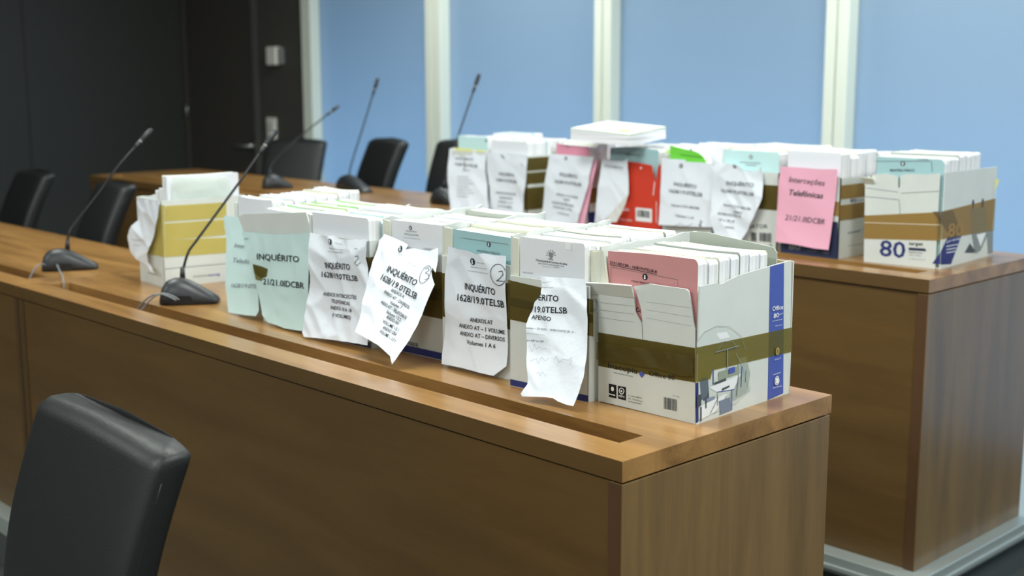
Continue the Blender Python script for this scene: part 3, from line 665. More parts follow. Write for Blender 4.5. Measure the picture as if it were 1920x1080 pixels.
q = MB(); bt = .246; q.prism(Fr(F1.P0 + F1.w * bt, F1.u), [(.02, .01), (.212, .01), (.212, .268), (.205, .277), (.06, .292), (.02, .29)], -.0015, .0015, COVER['grey']); o = q.build('board_divider', origin=tuple(F1.P0 + F1.w * bt + F1.u * .1)); tag(o, 'grey card divider standing behind the volumes in the open box', 'divider')

# APENSO box
P0, P1 = at_z((957, 723), 0), at_z((1112, 757), 0); P1.x = -.276
F2 = Carton('white box with brown tape and a torn APENSO label, next to the open box', 'the torn APENSO label box', P0, P1, .308, 0, .213, left_h=.278, right=[(0, 0), (.308, 0), (.308, .25), (.09, .25), (.08, .165), (0, .165)])
F2.strip(F2.front, F2.wid, .001, .013, NAVY)
F2.finish()
F2.tape([(F2.front, [(953, 524.5), (1113, 562), (1113, 631), (953, 598)])]); F2.tape([(F2.front, [(953, 556), (1113, 590), (1113, 606), (953, 571)])], TAPE, .0019)
F2.flange(.0005, .018, .02, .284, CARDC, -.0035)
F2.volumes([(.036, 'white', .004, {'a0': .012, 'lean': -.002, 'sag': .001, 'prints': [('t', 'Tribunal Judicial da Comarca de Lisboa', (1005, 489), (1064, 497), 4, INK, 'b'), ('t', 'Juízo Central Criminal de Lisboa - Juiz 2', (1010, 494.5), (1059, 500.5), 3, INK), ('t', 'Processo n.º 1628/19', (1018, 499.5), (1049, 503), 2.2, INKG), ('t', 'PROCESSO', (982, 512), (1000, 514), 3, INKG),
    ('poly', [(1030, 473), (1037, 474), (1037, 481), (1033.5, 484.5), (1030, 480)], GREYG), ('t', 'LISBOA', (1028.5, 486), (1038, 487.5), 2.6, INK, 'b')] +
    [('line', [(1033.5 + 5 * math.cos(q), 478 + 6 * math.sin(q)), (1033.5 + 9 * math.cos(q), 478 + 10 * math.sin(q))], 1.1, INKG) for q in [math.pi + k * math.pi / 6 for k in range(7)]] +
    [('poly', [(1061, 453), (1072, 455), (1072, 469), (1061, 467)], mat('clear_tab', (246, 248, 252), .3))]})] + stack(7, .254, 2), ztop=.283, a1=F2.wid - .016)
lab2 = [(1018, 519), (1102, 524), (1105, 540), (1105.5, 562), (1107, 597), (1105, 640), (1104, 673), (1101, 708), (1094, 737), (1085, 762), (1070, 759), (1055, 753), (1046, 747), (1033, 745), (992, 744), (988.5, 739), (999, 721), (999, 710), (994, 673), (993, 626), (992.5, 610), (996, 597), (1002, 582), (1007, 567), (1018, 557), (1021, 537)]
F2.label_sheet(lab2, PAPER, crumple(2, .0045, .06, .010), [
    ('t', 'UÉRITO', (1006, 563), (1053, 566.5), 11.5, INK, 'b'), ('t', '8/19.0TELSB', (994, 585.5), (1067, 588.5), 11.5, INK, 'b'), ('t', 'APENSO', (1002, 598.5), (1039, 603), 8.5, INK, 'b'),
    ('t', 'Procedimento Cautelar – CP 2013 – 1628/19.0TELSB -A –', (960, 614), (1083, 625), 3.8, INKG, 'b'), ('t', 'Conjunto de documentos', (990, 626), (1029, 630), 2.6, INKL), ('t', 'art. 405º do CPP', (994, 640), (1026, 643), 3.6, INKG, 'b'),
    ('t', 'Ministério Público', (1022, 532), (1040, 530), 2.6, INKL), ('t', 'Relação do Porto', (1022, 541), (1045, 541), 2.6, INKG),
    ('line', [(998, 648), (1004, 660), (1008, 646), (1012, 655), (1018, 650), (1024, 656), (1031, 654)], .5, INKL), ('line', [(1002, 678), (1012, 672), (1016, 682), (1022, 670), (1030, 678), (1036, 672)], .5, INKL), ('line', [(1046, 676), (1050, 668), (1054, 680), (1062, 674), (1072, 676), (1078, 670), (1074, 686)], .5, INKL), ('line', [(1014, 702), (1020, 698), (1022, 706), (1026, 698), (1034, 706)], .5, INKL)],
    .21, 'torn white label reading UÉRITO and APENSO, left side ripped away')

# circled 2 box
P0, P1 = Vector((-.690, .230, 0)), Vector((-.480, .238, 0))
F3 = Carton('white box labelled ANEXO AT with a circled 2', 'the circled 2 label box', P0, P1, .308, 0, .225, left_h=.276)
F3.finish(); F3.band(.10, .19, faces='fl'); F3.flange(.0005, .026, .02, .282, CARDC, -.0035)
F3.volumes([(.034, 'teal', .000, {'a0': .02, 'lean': -.002, 'sag': .0, 'drop': .004, 'prints': [('line', [(866, 446), (953, 458)], .7, INKG), ('seal', (917, 458), 5, GREYD), ('t', 'MINISTÉRIO PÚBLICO', (895, 472), (938, 478), 4.5, GREYD)]})] + stack(7, .254, 3), ztop=.280)
F3.label_sheet([(844, 461), (864, 466), (882, 469), (900, 476), (913, 474), (932, 478), (954, 479), (955, 513), (954.5, 598), (956, 663), (955.7, 685), (936, 702), (915.6, 697), (877, 687), (838, 680), (836.5, 663), (840, 585), (839, 515.6), (843, 482)], PAPER, crumple(3.3, .0045, .07, .008), [
    ('t', 'INQUÉRITO', (878, 541), (934.5, 552.5), 13, INK, 'b'), ('t', '1628/19.0TELSB', (866, 561.5), (951, 576), 13, INK, 'b'), ('t', 'ANEXOS AT', (890, 601), (929, 607.6), 8, INK, 'b'), ('t', 'ANEXO AT – 1 VOLUME', (869, 611.5), (950, 626.5), 8, INK, 'b'), ('t', 'ANEXO AT – DIVERSOS', (870.5, 626), (950, 640), 8, INK, 'b'), ('t', 'Volumes 1 A 6', (884.5, 642.5), (933.7, 652), 8, INK, 'b'),
    ('seal', (892.5, 489.5), 6.5, INK), ('t', 'Ministério Público', (901, 492), (916, 494), 2.4, INKG), ('t', 'Departamento Central de', (889, 500), (920, 504), 2.4, INKG), ('t', 'Investigação e Acção Penal', (884, 507), (922, 513), 2.4, INKG),
    ('ring', (942, 514), 20, 1.3, PEN), ('line', [(943, 508), (949, 507), (951, 513), (946, 520), (940, 525), (952, 526)], 1.4, PEN)], .22, 'creased white label with a circled 2')

# slanted circled 3 box
P0, P1 = Vector((-.903, .244, 0)), Vector((-.699, .252, 0))
F4 = Carton('white taped box with a slanted label carrying a circled 3', 'the slanted circled 3 box', P0, P1, .30, 0, .222, left_h=.274)
put_flat(F4.body, F4.front, [('t', 'mapa', (762, 645), (784, 650), 10, GREYD, 'b')])
F4.strip(F4.front, F4.wid, .001, .016, NAVY); F4.finish(); F4.band(.088, .186, faces='f'); F4.band(.125, .15, TAPE, .0019, 'f')
F4.flange(.0005, .022, .02, .278, CARDC, -.0035); F4.flange(F4.wid - .018, F4.wid - .001, .02, .272, CARDC, -.0035)
F4.volumes([(.034, 'white', .0, {'a0': .014, 'prints': [('seal', (770, 427), 4, INK), ('t', 'MINISTÉRIO', (762, 434), (782, 436), 2.6, INKG), ('t', 'POLÍCIA JUDICIÁRIA', (759, 440), (786, 443), 3.4, INKG), ('t', 'Unidade Nacional', (757, 446), (788, 449), 2.2, INKL), ('t', 'CONFIDENCIAL', (795, 468), (818, 471), 4, INKG)]})] + stack(7, .252, 4), ztop=.280)
lab4 = [(708, 486), (714, 468), (716, 455.5), (726, 441.7), (737, 446), (747, 450), (760, 456), (772, 462.5), (768, 472), (784, 469.4), (798, 472), (810.5, 473.6), (827, 468), (827, 486), (824, 515), (816, 504), (814.7, 512), (822, 537), (806, 572), (791, 605.5), (777, 635), (763, 661), (746, 688), (742, 672), (716, 650), (697, 639), (673, 625), (680, 590), (691, 539), (698, 517)]
F4.label_sheet(lab4, PAPER, crumple(4.1, .005, .055, .004), [
    ('t', 'INQUÉRITO', (734, 513), (786.5, 540.5), 12.5, INK, 'b'), ('t', '1628/19.0TELSB', (721, 527.5), (786, 565), 12, INK, 'b'), ('t', 'ANEXOS A:', (741, 550), (763, 562), 6.5, INK, 'b'), ('t', 'ANEXO AT – DIVERSOS', (728, 553), (771, 582), 6.5, INK, 'b'), ('t', 'Volume 7', (739, 573), (758, 583), 6.5, INK, 'b'), ('t', 'ANEXO AT – RELATÓRIOS', (720, 571), (767, 602), 6.5, INK, 'b'),
    ('t', 'Volume 1 E 2', (731, 590), (755, 605), 6.5, INK, 'b'), ('t', 'ANEXO INV', (730.5, 599), (751, 612), 6.5, INK, 'b'), ('t', 'VOLUME 1 E 1', (724, 608), (750.5, 624), 6.5, INK, 'b'), ('t', 'ANEXO GRA', (724, 619), (747.5, 632.5), 6.5, INK, 'b'), ('t', 'VOLUME 1, 2 E 3', (719, 626), (747, 645), 6.5, INK, 'b'),
    ('seal', (759, 471), 6, INK), ('t', 'S. R.', (755, 482), (763, 484), 2.5, INKG), ('t', 'Ministério Público', (772, 496), (786, 504), 2.2, INKG), ('ring', (804, 518), 18, 1.3, PEN, .72), ('line', [(803, 507), (809, 505), (811, 510), (804, 515), (811, 518), (811, 526), (803, 528)], 1.3, PEN)], .215, 'slanted crumpled white label with a circled 3', .006, .03)

# ANEXO 10 A 18 box
P0, P1 = Vector((-1.117, .203, 0)), Vector((-.912, .214, 0))
F5 = Carton('white box labelled ANEXO 10 A 18, nine volumes', 'the ANEXO 10 A 18 box', P0, P1, .305, 0, .235, left_h=.262)
F5.strip(F5.front, F5.wid, .001, .014, NAVY2)
F5.finish(); F5.band(.12, .20, faces='r'); F5.band(.13, .2, faces='fl')
F5.volumes([(.036, 'white', .002, {'sag': .0, 'rr': .004, 'a1': .002, 'lean': -.003})] + stack(7, .25, 5), ztop=.280, a0=.007)
F5.label_sheet([(587, 435.7), (602, 439), (617, 443.5), (630, 441), (643, 448), (670, 449), (695, 448), (696, 465.6), (693, 483.7), (696, 504), (697, 540), (699, 570), (700, 610), (700, 646), (684.5, 643), (632.6, 635), (583, 630), (578.7, 621), (583, 561.5), (586, 515), (587, 458)], PAPER, crumple(5.7, .0055, .055, .006), [
    ('t', 'INQUÉRITO', (616, 502), (664, 505.5), 11.5, INK, 'b'), ('t', '1628/19.0TELSB', (609, 518.5), (676, 527), 10.5, INK, 'b'), ('t', 'ANEXOS INTERCEÇÕES', (611, 553.5), (674, 560.5), 7, INK, 'b'), ('t', 'TELEFÓNICAS', (626, 566.5), (663, 572), 7, INK, 'b'), ('t', 'ANEXO 10 A 18', (624, 578.5), (666, 585), 7, INK, 'b'), ('t', '(9 VOLUMES)', (629, 592.5), (665.5, 598), 7, INK, 'b'),
    ('seal', (626, 453), 5.5, INK), ('t', 'Ministério Público', (634, 456), (650, 459), 2.2, INKG), ('t', 'Departamento Central', (624, 466), (652, 469), 2.2, INKG), ('t', 'Investigação', (622, 472), (652, 474), 2.2, INKG),
    ('line', [(675, 481), (680, 479), (681, 483), (674, 493), (679, 497), (684.5, 491)], 1.0, PEN), ('line', [(673, 466), (680, 466)], .8, PEN)], .232, 'creased white label reading ANEXOS INTERCEÇÕES TELEFÓNICAS')

# pale green INQUÉRITO box
P0, P1 = Vector((-1.342, .219, 0)), Vector((-1.137, .219, 0))
fr = Fr(P0, P1 - P0)
ftop = [fr.px(p) for p in [(500, 598), (584, 606), (584, 437), (574, 398), (457.5, 401), (446, 406), (457, 434), (468, 480), (486, 545)]]; ftop = [(a, max(0, b)) for a, b in ftop]
F6 = Carton('box with a pale green INQUÉRITO label, its front bulging at the top', 'the pale green INQUÉRITO box', P0, P1, .30, 0, .232, front=[(0, 0), (F5.wid, 0)] + ftop[2:])
F6.finish()
F6.volumes([(.034, 'white', -.004, {'a1': -.002}), (.034, 'lime', -.003, {'back': 'green'}), (.036, 'white', -.002, {}), (.034, 'lime', .0, {'back': 'green'}), (.04, 'white', .001, {}), (.036, 'white', -.001, {'back': 'green'}), (.034, 'white', .0, {})], ztop=.277)
lab6 = [(457, 434), (520, 440), (584, 437), (583.5, 480), (582.5, 520), (581, 584), (577, 610), (571, 620), (552, 617), (539.4, 615), (525.5, 609), (509, 604), (498, 590), (491, 562), (484, 534), (472, 490), (464.4, 465)]
F6.label_sheet(lab6, PGREEN, crumple(6.2, .0022, .09, .006), [('t', 'INQUÉRITO', (486.7, 486), (565, 491.5), 11.5, INK, 'b'), ('t', '21/21.0IDCBR', (498, 532.5), (575, 541), 11.5, INK, 'b'), ('line', [(463, 448), (470, 447)], 1, INKG)], .23, 'pale green label reading INQUÉRITO 21/21.0IDCBR')
F6.tape([(Fr(F6.front.P(0, 0, .016), F6.u), [(474, 495), (490, 499), (502, 504), (500, 519), (493, 521), (492, 529), (480, 524)]), (Fr(F6.front.P(0, 0, .012), F6.u), [(577, 498), (580.5, 497), (580.5, 532), (577, 534)])])

# box with the half hidden green label
P0, P1 = Vector((-1.518, .256, 0)), Vector((-1.352, .256, 0))
F7 = Carton('white box with a half hidden pale green Telefónicas label', 'the half hidden green label box', P0, P1, .30, 0, .235, left_h=.262)
F7.finish()
F7.volumes([(.034, 'white', .0, {'rr': .004}), (.03, 'white', -.006, {}), (.034, 'white', .0, {}), (.03, 'aqua', -.002, {}), (.034, 'white', .0, {}), (.034, 'white', .001, {}), (.034, 'cream', .004, {}), (.034, 'white', .008, {})], ztop=.287, a0=.007, a1=F7.wid - .0045)
F7.label_sheet([(423, 405), (445, 407), (470, 407), (482, 480), (488, 559), (490, 582), (485, 593), (464, 591), (432.5, 586), (429, 560), (425.5, 534), (426, 490), (427, 451), (424, 425)], PGREEN, crumple(7.9, .002, .09, .004), [('t', 'Interceções', (443, 464), (493, 470), 9, INKG, 'i'), ('t', 'Telefónicas', (441, 492), (497, 499), 9, INKG, 'i'), ('t', '1628/19.0TELSB', (438, 539), (500, 542), 8, INKG, 'i')], .23, 'pale green label reading Telefónicas, right half hidden')

# yellow taped box
P0, P1 = at_z((264, 526), 0), at_z((309, 540), 0)
u = Vector((.975, -.22, 0)); P1 = P0 + u * ((P1 - P0).length)
P1 = at_z((309, 540), 0)
F8 = Carton('white box wrapped in yellow tape at the left end of the near row', 'the yellow taped box', P0, P1, .26, 0, .243)
put_flat(F8.body, F8.right, [('t', 'premium', (363, 520), (388, 518), 5, GREYG), ('t', 'storing', (390, 518), (412, 516), 5, PURP, 'b'), ('line', [(309, 504), (424, 494)], 1.0, GREYG)])
put_flat(F8.body, F8.front, [('t', 'paper', (278, 512), (296, 517), 4, GREYG)])
F8.finish()
F8.tape([(F8.right, [(309, 386), (424, 379), (424, 408), (309, 415.5)]), (F8.right, [(309, 419), (424, 411), (424, 440), (372, 445), (309, 450)]), (F8.right, [(309, 450), (372, 447), (424, 445), (424, 474), (309, 482)]),
         (F8.front, [(266, 380), (309, 385), (309, 482), (266, 474)])], TAPEY)
class Turned: pass
T8 = Turned(); T8.P0 = F8.P1 - F8.u * .026 + F8.w * .03; T8.u = F8.w; T8.w = -F8.u; T8.zb = 0; T8.where = F8.where; T8.wid = .5
f8 = Fr(T8.P0, T8.u)
o = volume(T8, 0, .002, .22, .0, .03, .006, f8.px((330, 330))[1], 'white', {'label': 'white file in a clear sleeve rising highest from the yellow taped box', 'rr': .003, 'sag': .002})
volume(T8, 1, .004, .225, .034, .06, .006, .27, 'white', {}); volume(T8, 2, .004, .22, .064, .085, .006, .262, 'cream', {})
put = [(321, 376), (319.5, 332), (328, 330), (362, 334), (400, 333), (424, 332), (432, 352), (434, 380)]
sheet('plastic_sleeve', Fr(T8.P0 + F8.u * .002, F8.w), put, SLEEVE, crumple(9.4, .004, .06), (), o)
F8.label_sheet([(265, 373), (285, 374), (308, 379), (305, 395), (296, 430), (288, 452), (280, 478), (281, 492), (291, 500), (296, 512), (289, 508), (272, 492), (262, 484), (249, 466), (246, 450), (250, 432), (262, 412), (264, 392)], PAPER, crumple(8.3, .007, .05, .0), [('t', 'Inquérito', (258, 450), (277, 452), 3, INKL), ('t', 'Volumes', (260, 460), (270, 461), 2.6, INKL)], .24, 'crumpled white label curling off the box', .004, .012)
# ---- far row
def bx(p, y): return at_y(p, y)
yb = 1.655
def fx(px_): return at_y((px_, 350), yb).x
LBL = {}
def far(label, where, x0, x1, dep, hgt, **k):
    return Carton(label, where, Vector((x0, yb, ZB)), Vector((x1, yb, ZB)), dep, ZB, hgt, **k)
DT = .296
# leftmost
B1 = far('white labelled box at the left end of the far row', 'the leftmost far-row box', fx(848), fx(914), .30, .232); B1.finish(); B1.band(.02, .12, faces='fr')
B1.volumes([(.045, 'aqua', .0, {'a0': .02, 'prints': [('disc', (912, 264), 2.5, GREYD)]})] + stack(5, .24, 11), ztop=DT - .01)
q = MB(); q.prism(Fr(B1.front.P(0, 0, .0005), B1.u), [(.015, .20), (B1.wid - .002, .20), (B1.wid - .002, .238), (.015, .242)], -.003, -.002, COVER['yellow']); q.build('yellow_sheet', B1.root)
B1.label_sheet([(846, 279), (857, 277), (880, 281), (916, 283), (913.5, 308), (913.5, 323), (916, 350), (919, 387), (919, 402), (852, 400), (846, 372), (842, 341), (843, 304)], PAPER, crumple(11.2, .004, .07, .004), [('t', 'INQUÉRITO', (857, 299), (890, 302), 4.5, INKG, 'b'), ('t', '1628/19.0TELSB', (856, 310), (899, 315), 5.5, INKG, 'b'), ('t', 'ANEXO', (869, 321), (885, 321.5), 3, INKG), ('line', [(873, 303), (875, 312), (873, 318)], 2, mat('brown_stain', (120, 96, 60), .8))] + [('line', [(860, 332 + k * 6), (882 + (k % 3) * 5, 333 + k * 6)], 1.2, INKL) for k in range(7)], .232, 'white label, its lines worn grey')
# second
B2 = far('box with three bands of brown tape down its side, second in the far row', 'the second far-row box', fx(917), fx(988), .30, .228); B2.finish()
for z0, z1 in ((.176, .222), (.13, .17), (.04, .118)): B2.band(z0, z1, TAPE2 if False else TAPE, faces='rf')
B2.volumes([(.05, 'white', .0, {'rr': .004, 'sag': 0})] + stack(5, .235, 12), ztop=DT - .02)
B2.label_sheet([(915, 284), (935, 286), (957, 287), (992, 291), (991, 319), (987.6, 345), (983, 378), (985, 400), (923.7, 400), (921, 350), (916, 322.6)], PAPER, crumple(12.6, .004, .075, .004), [('t', 'INQUÉRITO', (938.5, 328), (968, 331.5), 6, INKG, 'b'), ('t', '1628/19.0TELSB', (933, 339), (972, 343.5), 6, INKG, 'b'), ('t', 'ANEXOS INTERCEÇÕES', (933, 362), (969, 366.5), 4, INKG, 'b'), ('t', 'TELEFÓNICAS', (940, 371.5), (963, 374), 4, INKG, 'b'), ('t', 'ANEXO 1 A 9', (938.5, 379), (964, 382.5), 4, INKG, 'b'), ('t', '(9 VOLUMES)', (938.5, 387), (963.5, 390.5), 4, INKG, 'b'), ('line', [(943, 291), (948, 296)], 2.2, INK), ('line', [(980, 306), (985, 312)], 1.2, INKG)], .226, 'white label, creased across the middle')
# third, pink sheet
B3 = far('box with a white label over a pink sheet, third in the far row', 'the third far-row box', fx(1032), fx(1104), .30, .228, left_h=.25)
put_flat(B3.body, B3.right, [('poly', [(1104, 398), (1128, 396), (1128, 416), (1104, 420)], NAVY)])
B3.finish(); B3.band(.085, .135, TAPE2, faces='fr')
B3.volumes([(.045, 'rose', .0, {'a0': .012, 'a1': .0, 'drop': .006, 'prints': [('line', [(1050, 272), (1110, 277)], .8, INKG), ('seal', (1064, 275), 2.5, GREYD)]})] + stack(5, .24, 13), ztop=DT - .02)
fr = Fr(B3.P0 + Vector((0, -.004, 0)), B3.u)
sheet('pink_sheet', lean_frame(B3.P0, B3.P1, [(1116, 302), (1098, 419)], ZB, .3, .005, .008), [(1080, 296), (1120, 298), (1120, 310), (1112, 345), (1104, 385), (1098, 420), (1060, 420), (1070, 350)], PPINK, crumple(13.1, .002, .09, base=.001), (), B3.root, label='pink sheet showing beside the white label')
B3.label_sheet([(1035, 288), (1066, 290), (1118, 294), (1112.6, 319), (1109, 345), (1098, 382), (1088.5, 418), (1051.5, 419), (1021, 412), (1024, 378), (1029, 332), (1033, 308)], PAPER, crumple(14.4, .004, .075, .004, base=.007), [('t', 'INQUÉRITO', (1056, 329), (1088.5, 334.5), 7, INKG, 'b'), ('t', '1628/19.0TELSB', (1047, 342), (1096, 349), 6.5, INKG, 'b'), ('t', 'APENSO 21/21.0IDCBR', (1049.6, 365), (1089, 372), 4, INKG, 'b'), ('t', 'ANEXO', (1062.5, 374.5), (1074, 376.5), 4, INKG, 'b'), ('t', 'INTERCEÇÕES TELE', (1042, 380), (1081, 387.5), 4, INKG, 'b'), ('t', 'FÓNICAS 1 A 9', (1044, 388.5), (1077, 395), 4, INKG, 'b'), ('t', 'volumes', (1051, 399.5), (1072, 404), 4, INKG, 'b'), ('seal', (1066, 296.5), 3.5, GREYD)], .226, 'white label hanging over a pink sheet')
# red box
P0, P1 = Vector((fx(1128), yb, ZB)), Vector((fx(1241), yb, ZB)); fr = Fr(P0, P1 - P0)
ft = [fr.px(p) for p in [(1241, 307), (1234, 312), (1230, 338), (1227, 338), (1221, 310), (1200, 306), (1180, 303), (1128, 300)]]
B4 = Carton('red paper box with a torn notch and a curling white label', 'the red box', P0, P1, .30, ZB, .225, front=[(0, 0), (fr.px((1241, 307))[0], 0)] + ft, m=RED)
put_flat(B4.body, B4.front, [('poly', [(1192, 389), (1222.5, 392), (1222.5, 417), (1192, 414)], WHITEP), ('t', 'Multi', (1164, 394), (1180, 396), 6, WHITEP, 'b'), ('t', 'Multi office', (1163, 413), (1186, 415), 4, WHITEP), ('line', [(1231, 378), (1231, 418)], 1.2, WHITEP), ('line', [(1228, 341), (1225, 366)], 1.6, WHITEP), ('disc', (1202, 315), 2, WHITEP)])
put_flat(B4.body, B4.front, [('bars', [(1195, 393), (1219, 396), (1219, 409), (1195, 406)], INK)], .001)
B4.finish()
B4.volumes([(.04, 'teal', -.004, {'a0': .005, 'a1': -.03, 'drop': .0, 'sag': -.004, 'lean': .02, 'prints': [('seal', (1178, 289), 3, GREYD), ('line', [(1145, 283), (1200, 292)], .7, INKG)]}), (.035, 'lime', -.004, {'lean': .018, 'a1': -.012}), (.04, 'white', -.003, {'lean': .016}), (.04, 'white', -.002, {'lean': .014}), (.04, 'cream', .0, {'lean': .012}), (.042, 'white', .001, {'lean': .010}), (.034, 'white', .0, {'lean': .008})], ztop=DT - .022)
B4.label_sheet([(1133, 298), (1150, 300), (1172, 302), (1180.7, 297), (1181.7, 327), (1182.6, 364), (1158, 390), (1134, 417), (1118, 417), (1120.4, 405), (1125, 356.4), (1130, 320)], PAPER, crumple(15.5, .004, .07, .0, base=.003), [('t', 'INQUÉRITO', (1138, 312), (1172, 317), 5, INKL, 'b')], .225, 'white label folding over in front of the red carton')
frc = Fr(B4.front.P(0, 0, .022), B4.u)
sheet('curled_corner', frc, [(1182.6, 362), (1176, 382), (1158, 416), (1134, 417), (1150, 396)], mat('paper_back', (222, 222, 218), .8), crumple(16.1, .004, .06, base=.0), (), B4.root)
# right of the red box
B5 = far('white labelled box right of the red box, bright green cover on top', 'the box right of the red one', fx(1243), fx(1338), .30, .228, left_h=.25); B5.finish(); B5.band(.06, .14, faces='fr')
B5.volumes([(.045, 'green', -.002, {'a0': .012, 'a1': -.022, 'drop': .02, 'rr': .05, 'prints': [('seal', (1296, 281), 3, mat('green_ink', (60, 130, 40), .7)), ('line', [(1276, 290), (1318, 295)], 1, mat('green_ink', (60, 130, 40), .7))]}), (.04, 'white', .001, {})] + stack(5, .198, 15), ztop=DT - .006)
B5.label_sheet([(1243, 296), (1264, 298), (1286.7, 299), (1288.6, 303), (1339, 306), (1337, 360), (1337, 426), (1290, 424), (1239, 421), (1239.5, 390), (1241, 366), (1242, 330)], PAPER, crumple(17.3, .003, .08, .004), [('t', 'INQUÉRITO', (1267, 347.5), (1308, 353), 7, INKG, 'b'), ('t', '1628/19.0TELSB', (1258.5, 360), (1319, 368.5), 7, INKG, 'b'), ('t', 'Apenso 21/21.0IDCBR', (1262, 385.5), (1314, 392.5), 4.5, INKG, 'b'), ('t', 'Volumes 1 a 8', (1270, 405), (1303, 410), 4.5, INKG, 'b'), ('seal', (1280, 310.5), 4, INK), ('line', [(1317, 416), (1315, 428), (1319, 428), (1318, 422), (1314, 421), (1319, 415), (1315, 413)], 1.1, PEN), ('line', [(1268, 424), (1280, 418), (1290, 424), (1302, 419)], .8, INKL)], .226, 'smooth white label reading INQUÉRITO, Volumes 1 a 8')
# crumpled label
P0 = Vector((fx(1341), yb, ZB)); P1 = at_z((1461, 469.7), ZB)
P1 = Vector((P1.x, yb - .0, ZB))
B6 = Carton('white box with a badly crumpled label and a barcode', 'the crumpled label box', P0, P1, .30, ZB, .226)
put_flat(B6.body, B6.front, [('t', 'NAVIGATOR', (1376, 427.5), (1440, 428), 7.5, GREYD, 'b'), ('bars', [(1408, 435), (1419, 436), (1419, 453), (1408, 452)], INK), ('bars', [(1424, 436), (1447, 437), (1447, 454), (1424, 452)], GREYD), ('line', [(1445, 458), (1446, 462)], 2, INK)])
B6.finish(); B6.band(.118, .19, faces='f')
B6.volumes([(.045, 'aqua', -.006, {'a0': .016, 'sag': 0, 'prints': [('seal', (1408, 294), 4, GREYG), ('line', [(1388, 304), (1426, 306)], 1.2, INKL), ('line', [(1398, 309), (1418, 310)], 1, INKL)]}), (.04, 'cream', .004, {}), (.03, 'blue', .004, {'a0': .06, 'a1': -.06}), (.045, 'white', .004, {}), (.045, 'yellow', .003, {}), (.04, 'white', .002, {}), (.035, 'white', .004, {})], ztop=DT - .006)
B6.label_sheet([(1343, 312), (1348, 306), (1356.5, 304.5), (1375, 307), (1392.6, 310.6), (1400, 319), (1412, 322), (1426, 321), (1433.5, 310), (1433.5, 336), (1436, 370), (1426, 394), (1409.5, 428), (1395, 453), (1380, 450), (1359, 444.7), (1349, 440), (1339.6, 408.6), (1340, 385), (1338.4, 358)], PAPER, crumple(18.8, .008, .06, .010), [('t', 'INQUÉRITO', (1368.5, 346), (1419, 350), 7.5, INKG, 'b'), ('t', '1628/19.0TELSB', (1357, 359), (1420, 367), 6.5, INKG, 'b'), ('t', 'Apenso 21/21.0IDCBR', (1362.5, 384.5), (1415, 393.5), 4.5, INKG, 'b'), ('t', 'ANEXO', (1380.5, 398), (1398.6, 400.5), 4.5, INKG, 'b'), ('t', 'INTERCEÇÕES TE', (1354, 401), (1396, 408), 4.5, INKG, 'b'), ('t', '10 a 18 (9', (1356.5, 412), (1382, 417), 4.5, INKG, 'b'), ('t', 'volumes)', (1367, 425.5), (1382, 428), 4, INKG, 'b'), ('seal', (1383, 311), 4, INK)], .226, 'badly crumpled white label, its corner curling forward')
# pink label
P0, P1 = at_z((1464, 473.5), ZB), at_z((1571, 486), ZB); P1.y = P0.y = (P0.y + P1.y) / 2
B7 = Carton('white and navy box with a pink Telefónicas label', 'the pink labelled box', P0, P1, .30, ZB, .225)
put_flat(B7.body, B7.front, [('poly', [(1464, 410), (1571, 416), (1571, 486), (1464, 473)], NAVY2)])
put_flat(B7.body, B7.front, [('t', '80', (1479, 467), (1501, 469), 11, GREYG, 'b'), ('t', 'multifunctional', (1513, 471), (1532, 473), 3, GREYG), ('t', 'A4', (1543, 475), (1553, 476.5), 4, GREYG)], .001)
put_flat(B7.body, B7.right, [('t', '80', (1593.5, 379.5), (1605.5, 378.5), 7, NAVY, 'b'), ('t', 'target', (1607, 377.5), (1619, 376), 4, GREYG), ('line', [(1590, 412), (1603, 411)], 1, INKL), ('line', [(1590, 437), (1612, 433)], 4, INKL), ('line', [(1589, 461), (1618, 457)], 1.2, INKL), ('line', [(1607, 432), (1619, 430)], 1.2, INKL)])
B7.finish(); B7.band(.166, .205, TAPE2, faces='r'); B7.band(.107, .15, TAPE2, faces='r'); B7.band(.12, .16, TAPE2, faces='f')
B7.volumes([(.05, 'white', .0, {'sag': .0, 'rr': .004})] + stack(5, .235, 17), ztop=DT - .004)
B7.label_sheet([(1467, 312), (1500, 314), (1540, 317), (1573, 317), (1571, 341), (1563.6, 408.6), (1557.5, 468), (1530, 465), (1515, 462), (1490, 457), (1465, 454), (1457.6, 452), (1458.8, 394), (1462.4, 341)], PPINK, crumple(19.9, .0025, .10, .006), [('t', 'Interceções', (1481.7, 340.5), (1548, 348), 11, GREYD, 'i'), ('t', 'Telefónicas', (1482, 365), (1545, 372), 11, GREYD, 'ib'), ('t', '21/21.0IDCBR', (1474, 411.5), (1548, 420.5), 10.5, GREYD, 'i')], .228, 'pink label reading Interceções Telefónicas')
# big blue 80
P0, P1 = at_z((1619.5, 490), ZB), at_z((1762.6, 505), ZB)
fr = Fr(P0, P1 - P0); u_ = (P1 - P0).normalized(); w_ = Vector((-u_.y, u_.x, 0))
fr2 = Fr(P1, w_)
DEP8 = .33
ft = [fr.px(p) for p in [(1763, 325), (1740, 327), (1700, 326), (1688, 329), (1687, 352), (1684, 352), (1684, 331), (1660, 325), (1636, 328), (1634, 345), (1622, 345)]]
rt = [fr2.px(p) for p in [(1766, 325), (1800, 321), (1840, 316), (1872, 312.6), (1868, 366)]]
rt = [(min(DEP8 + .02, max(0, a)), b) for a, b in rt]
B8 = Carton('white box printed with a big blue 80, at the right end of the far desk', 'the big blue 80 box', P0, P1, DEP8, ZB, .232, front=[(0, 0), (fr.px((1763, 325))[0], 0)] + ft, right=[(0, 0), (DEP8, 0)] + rt[::-1], back_h=.22)
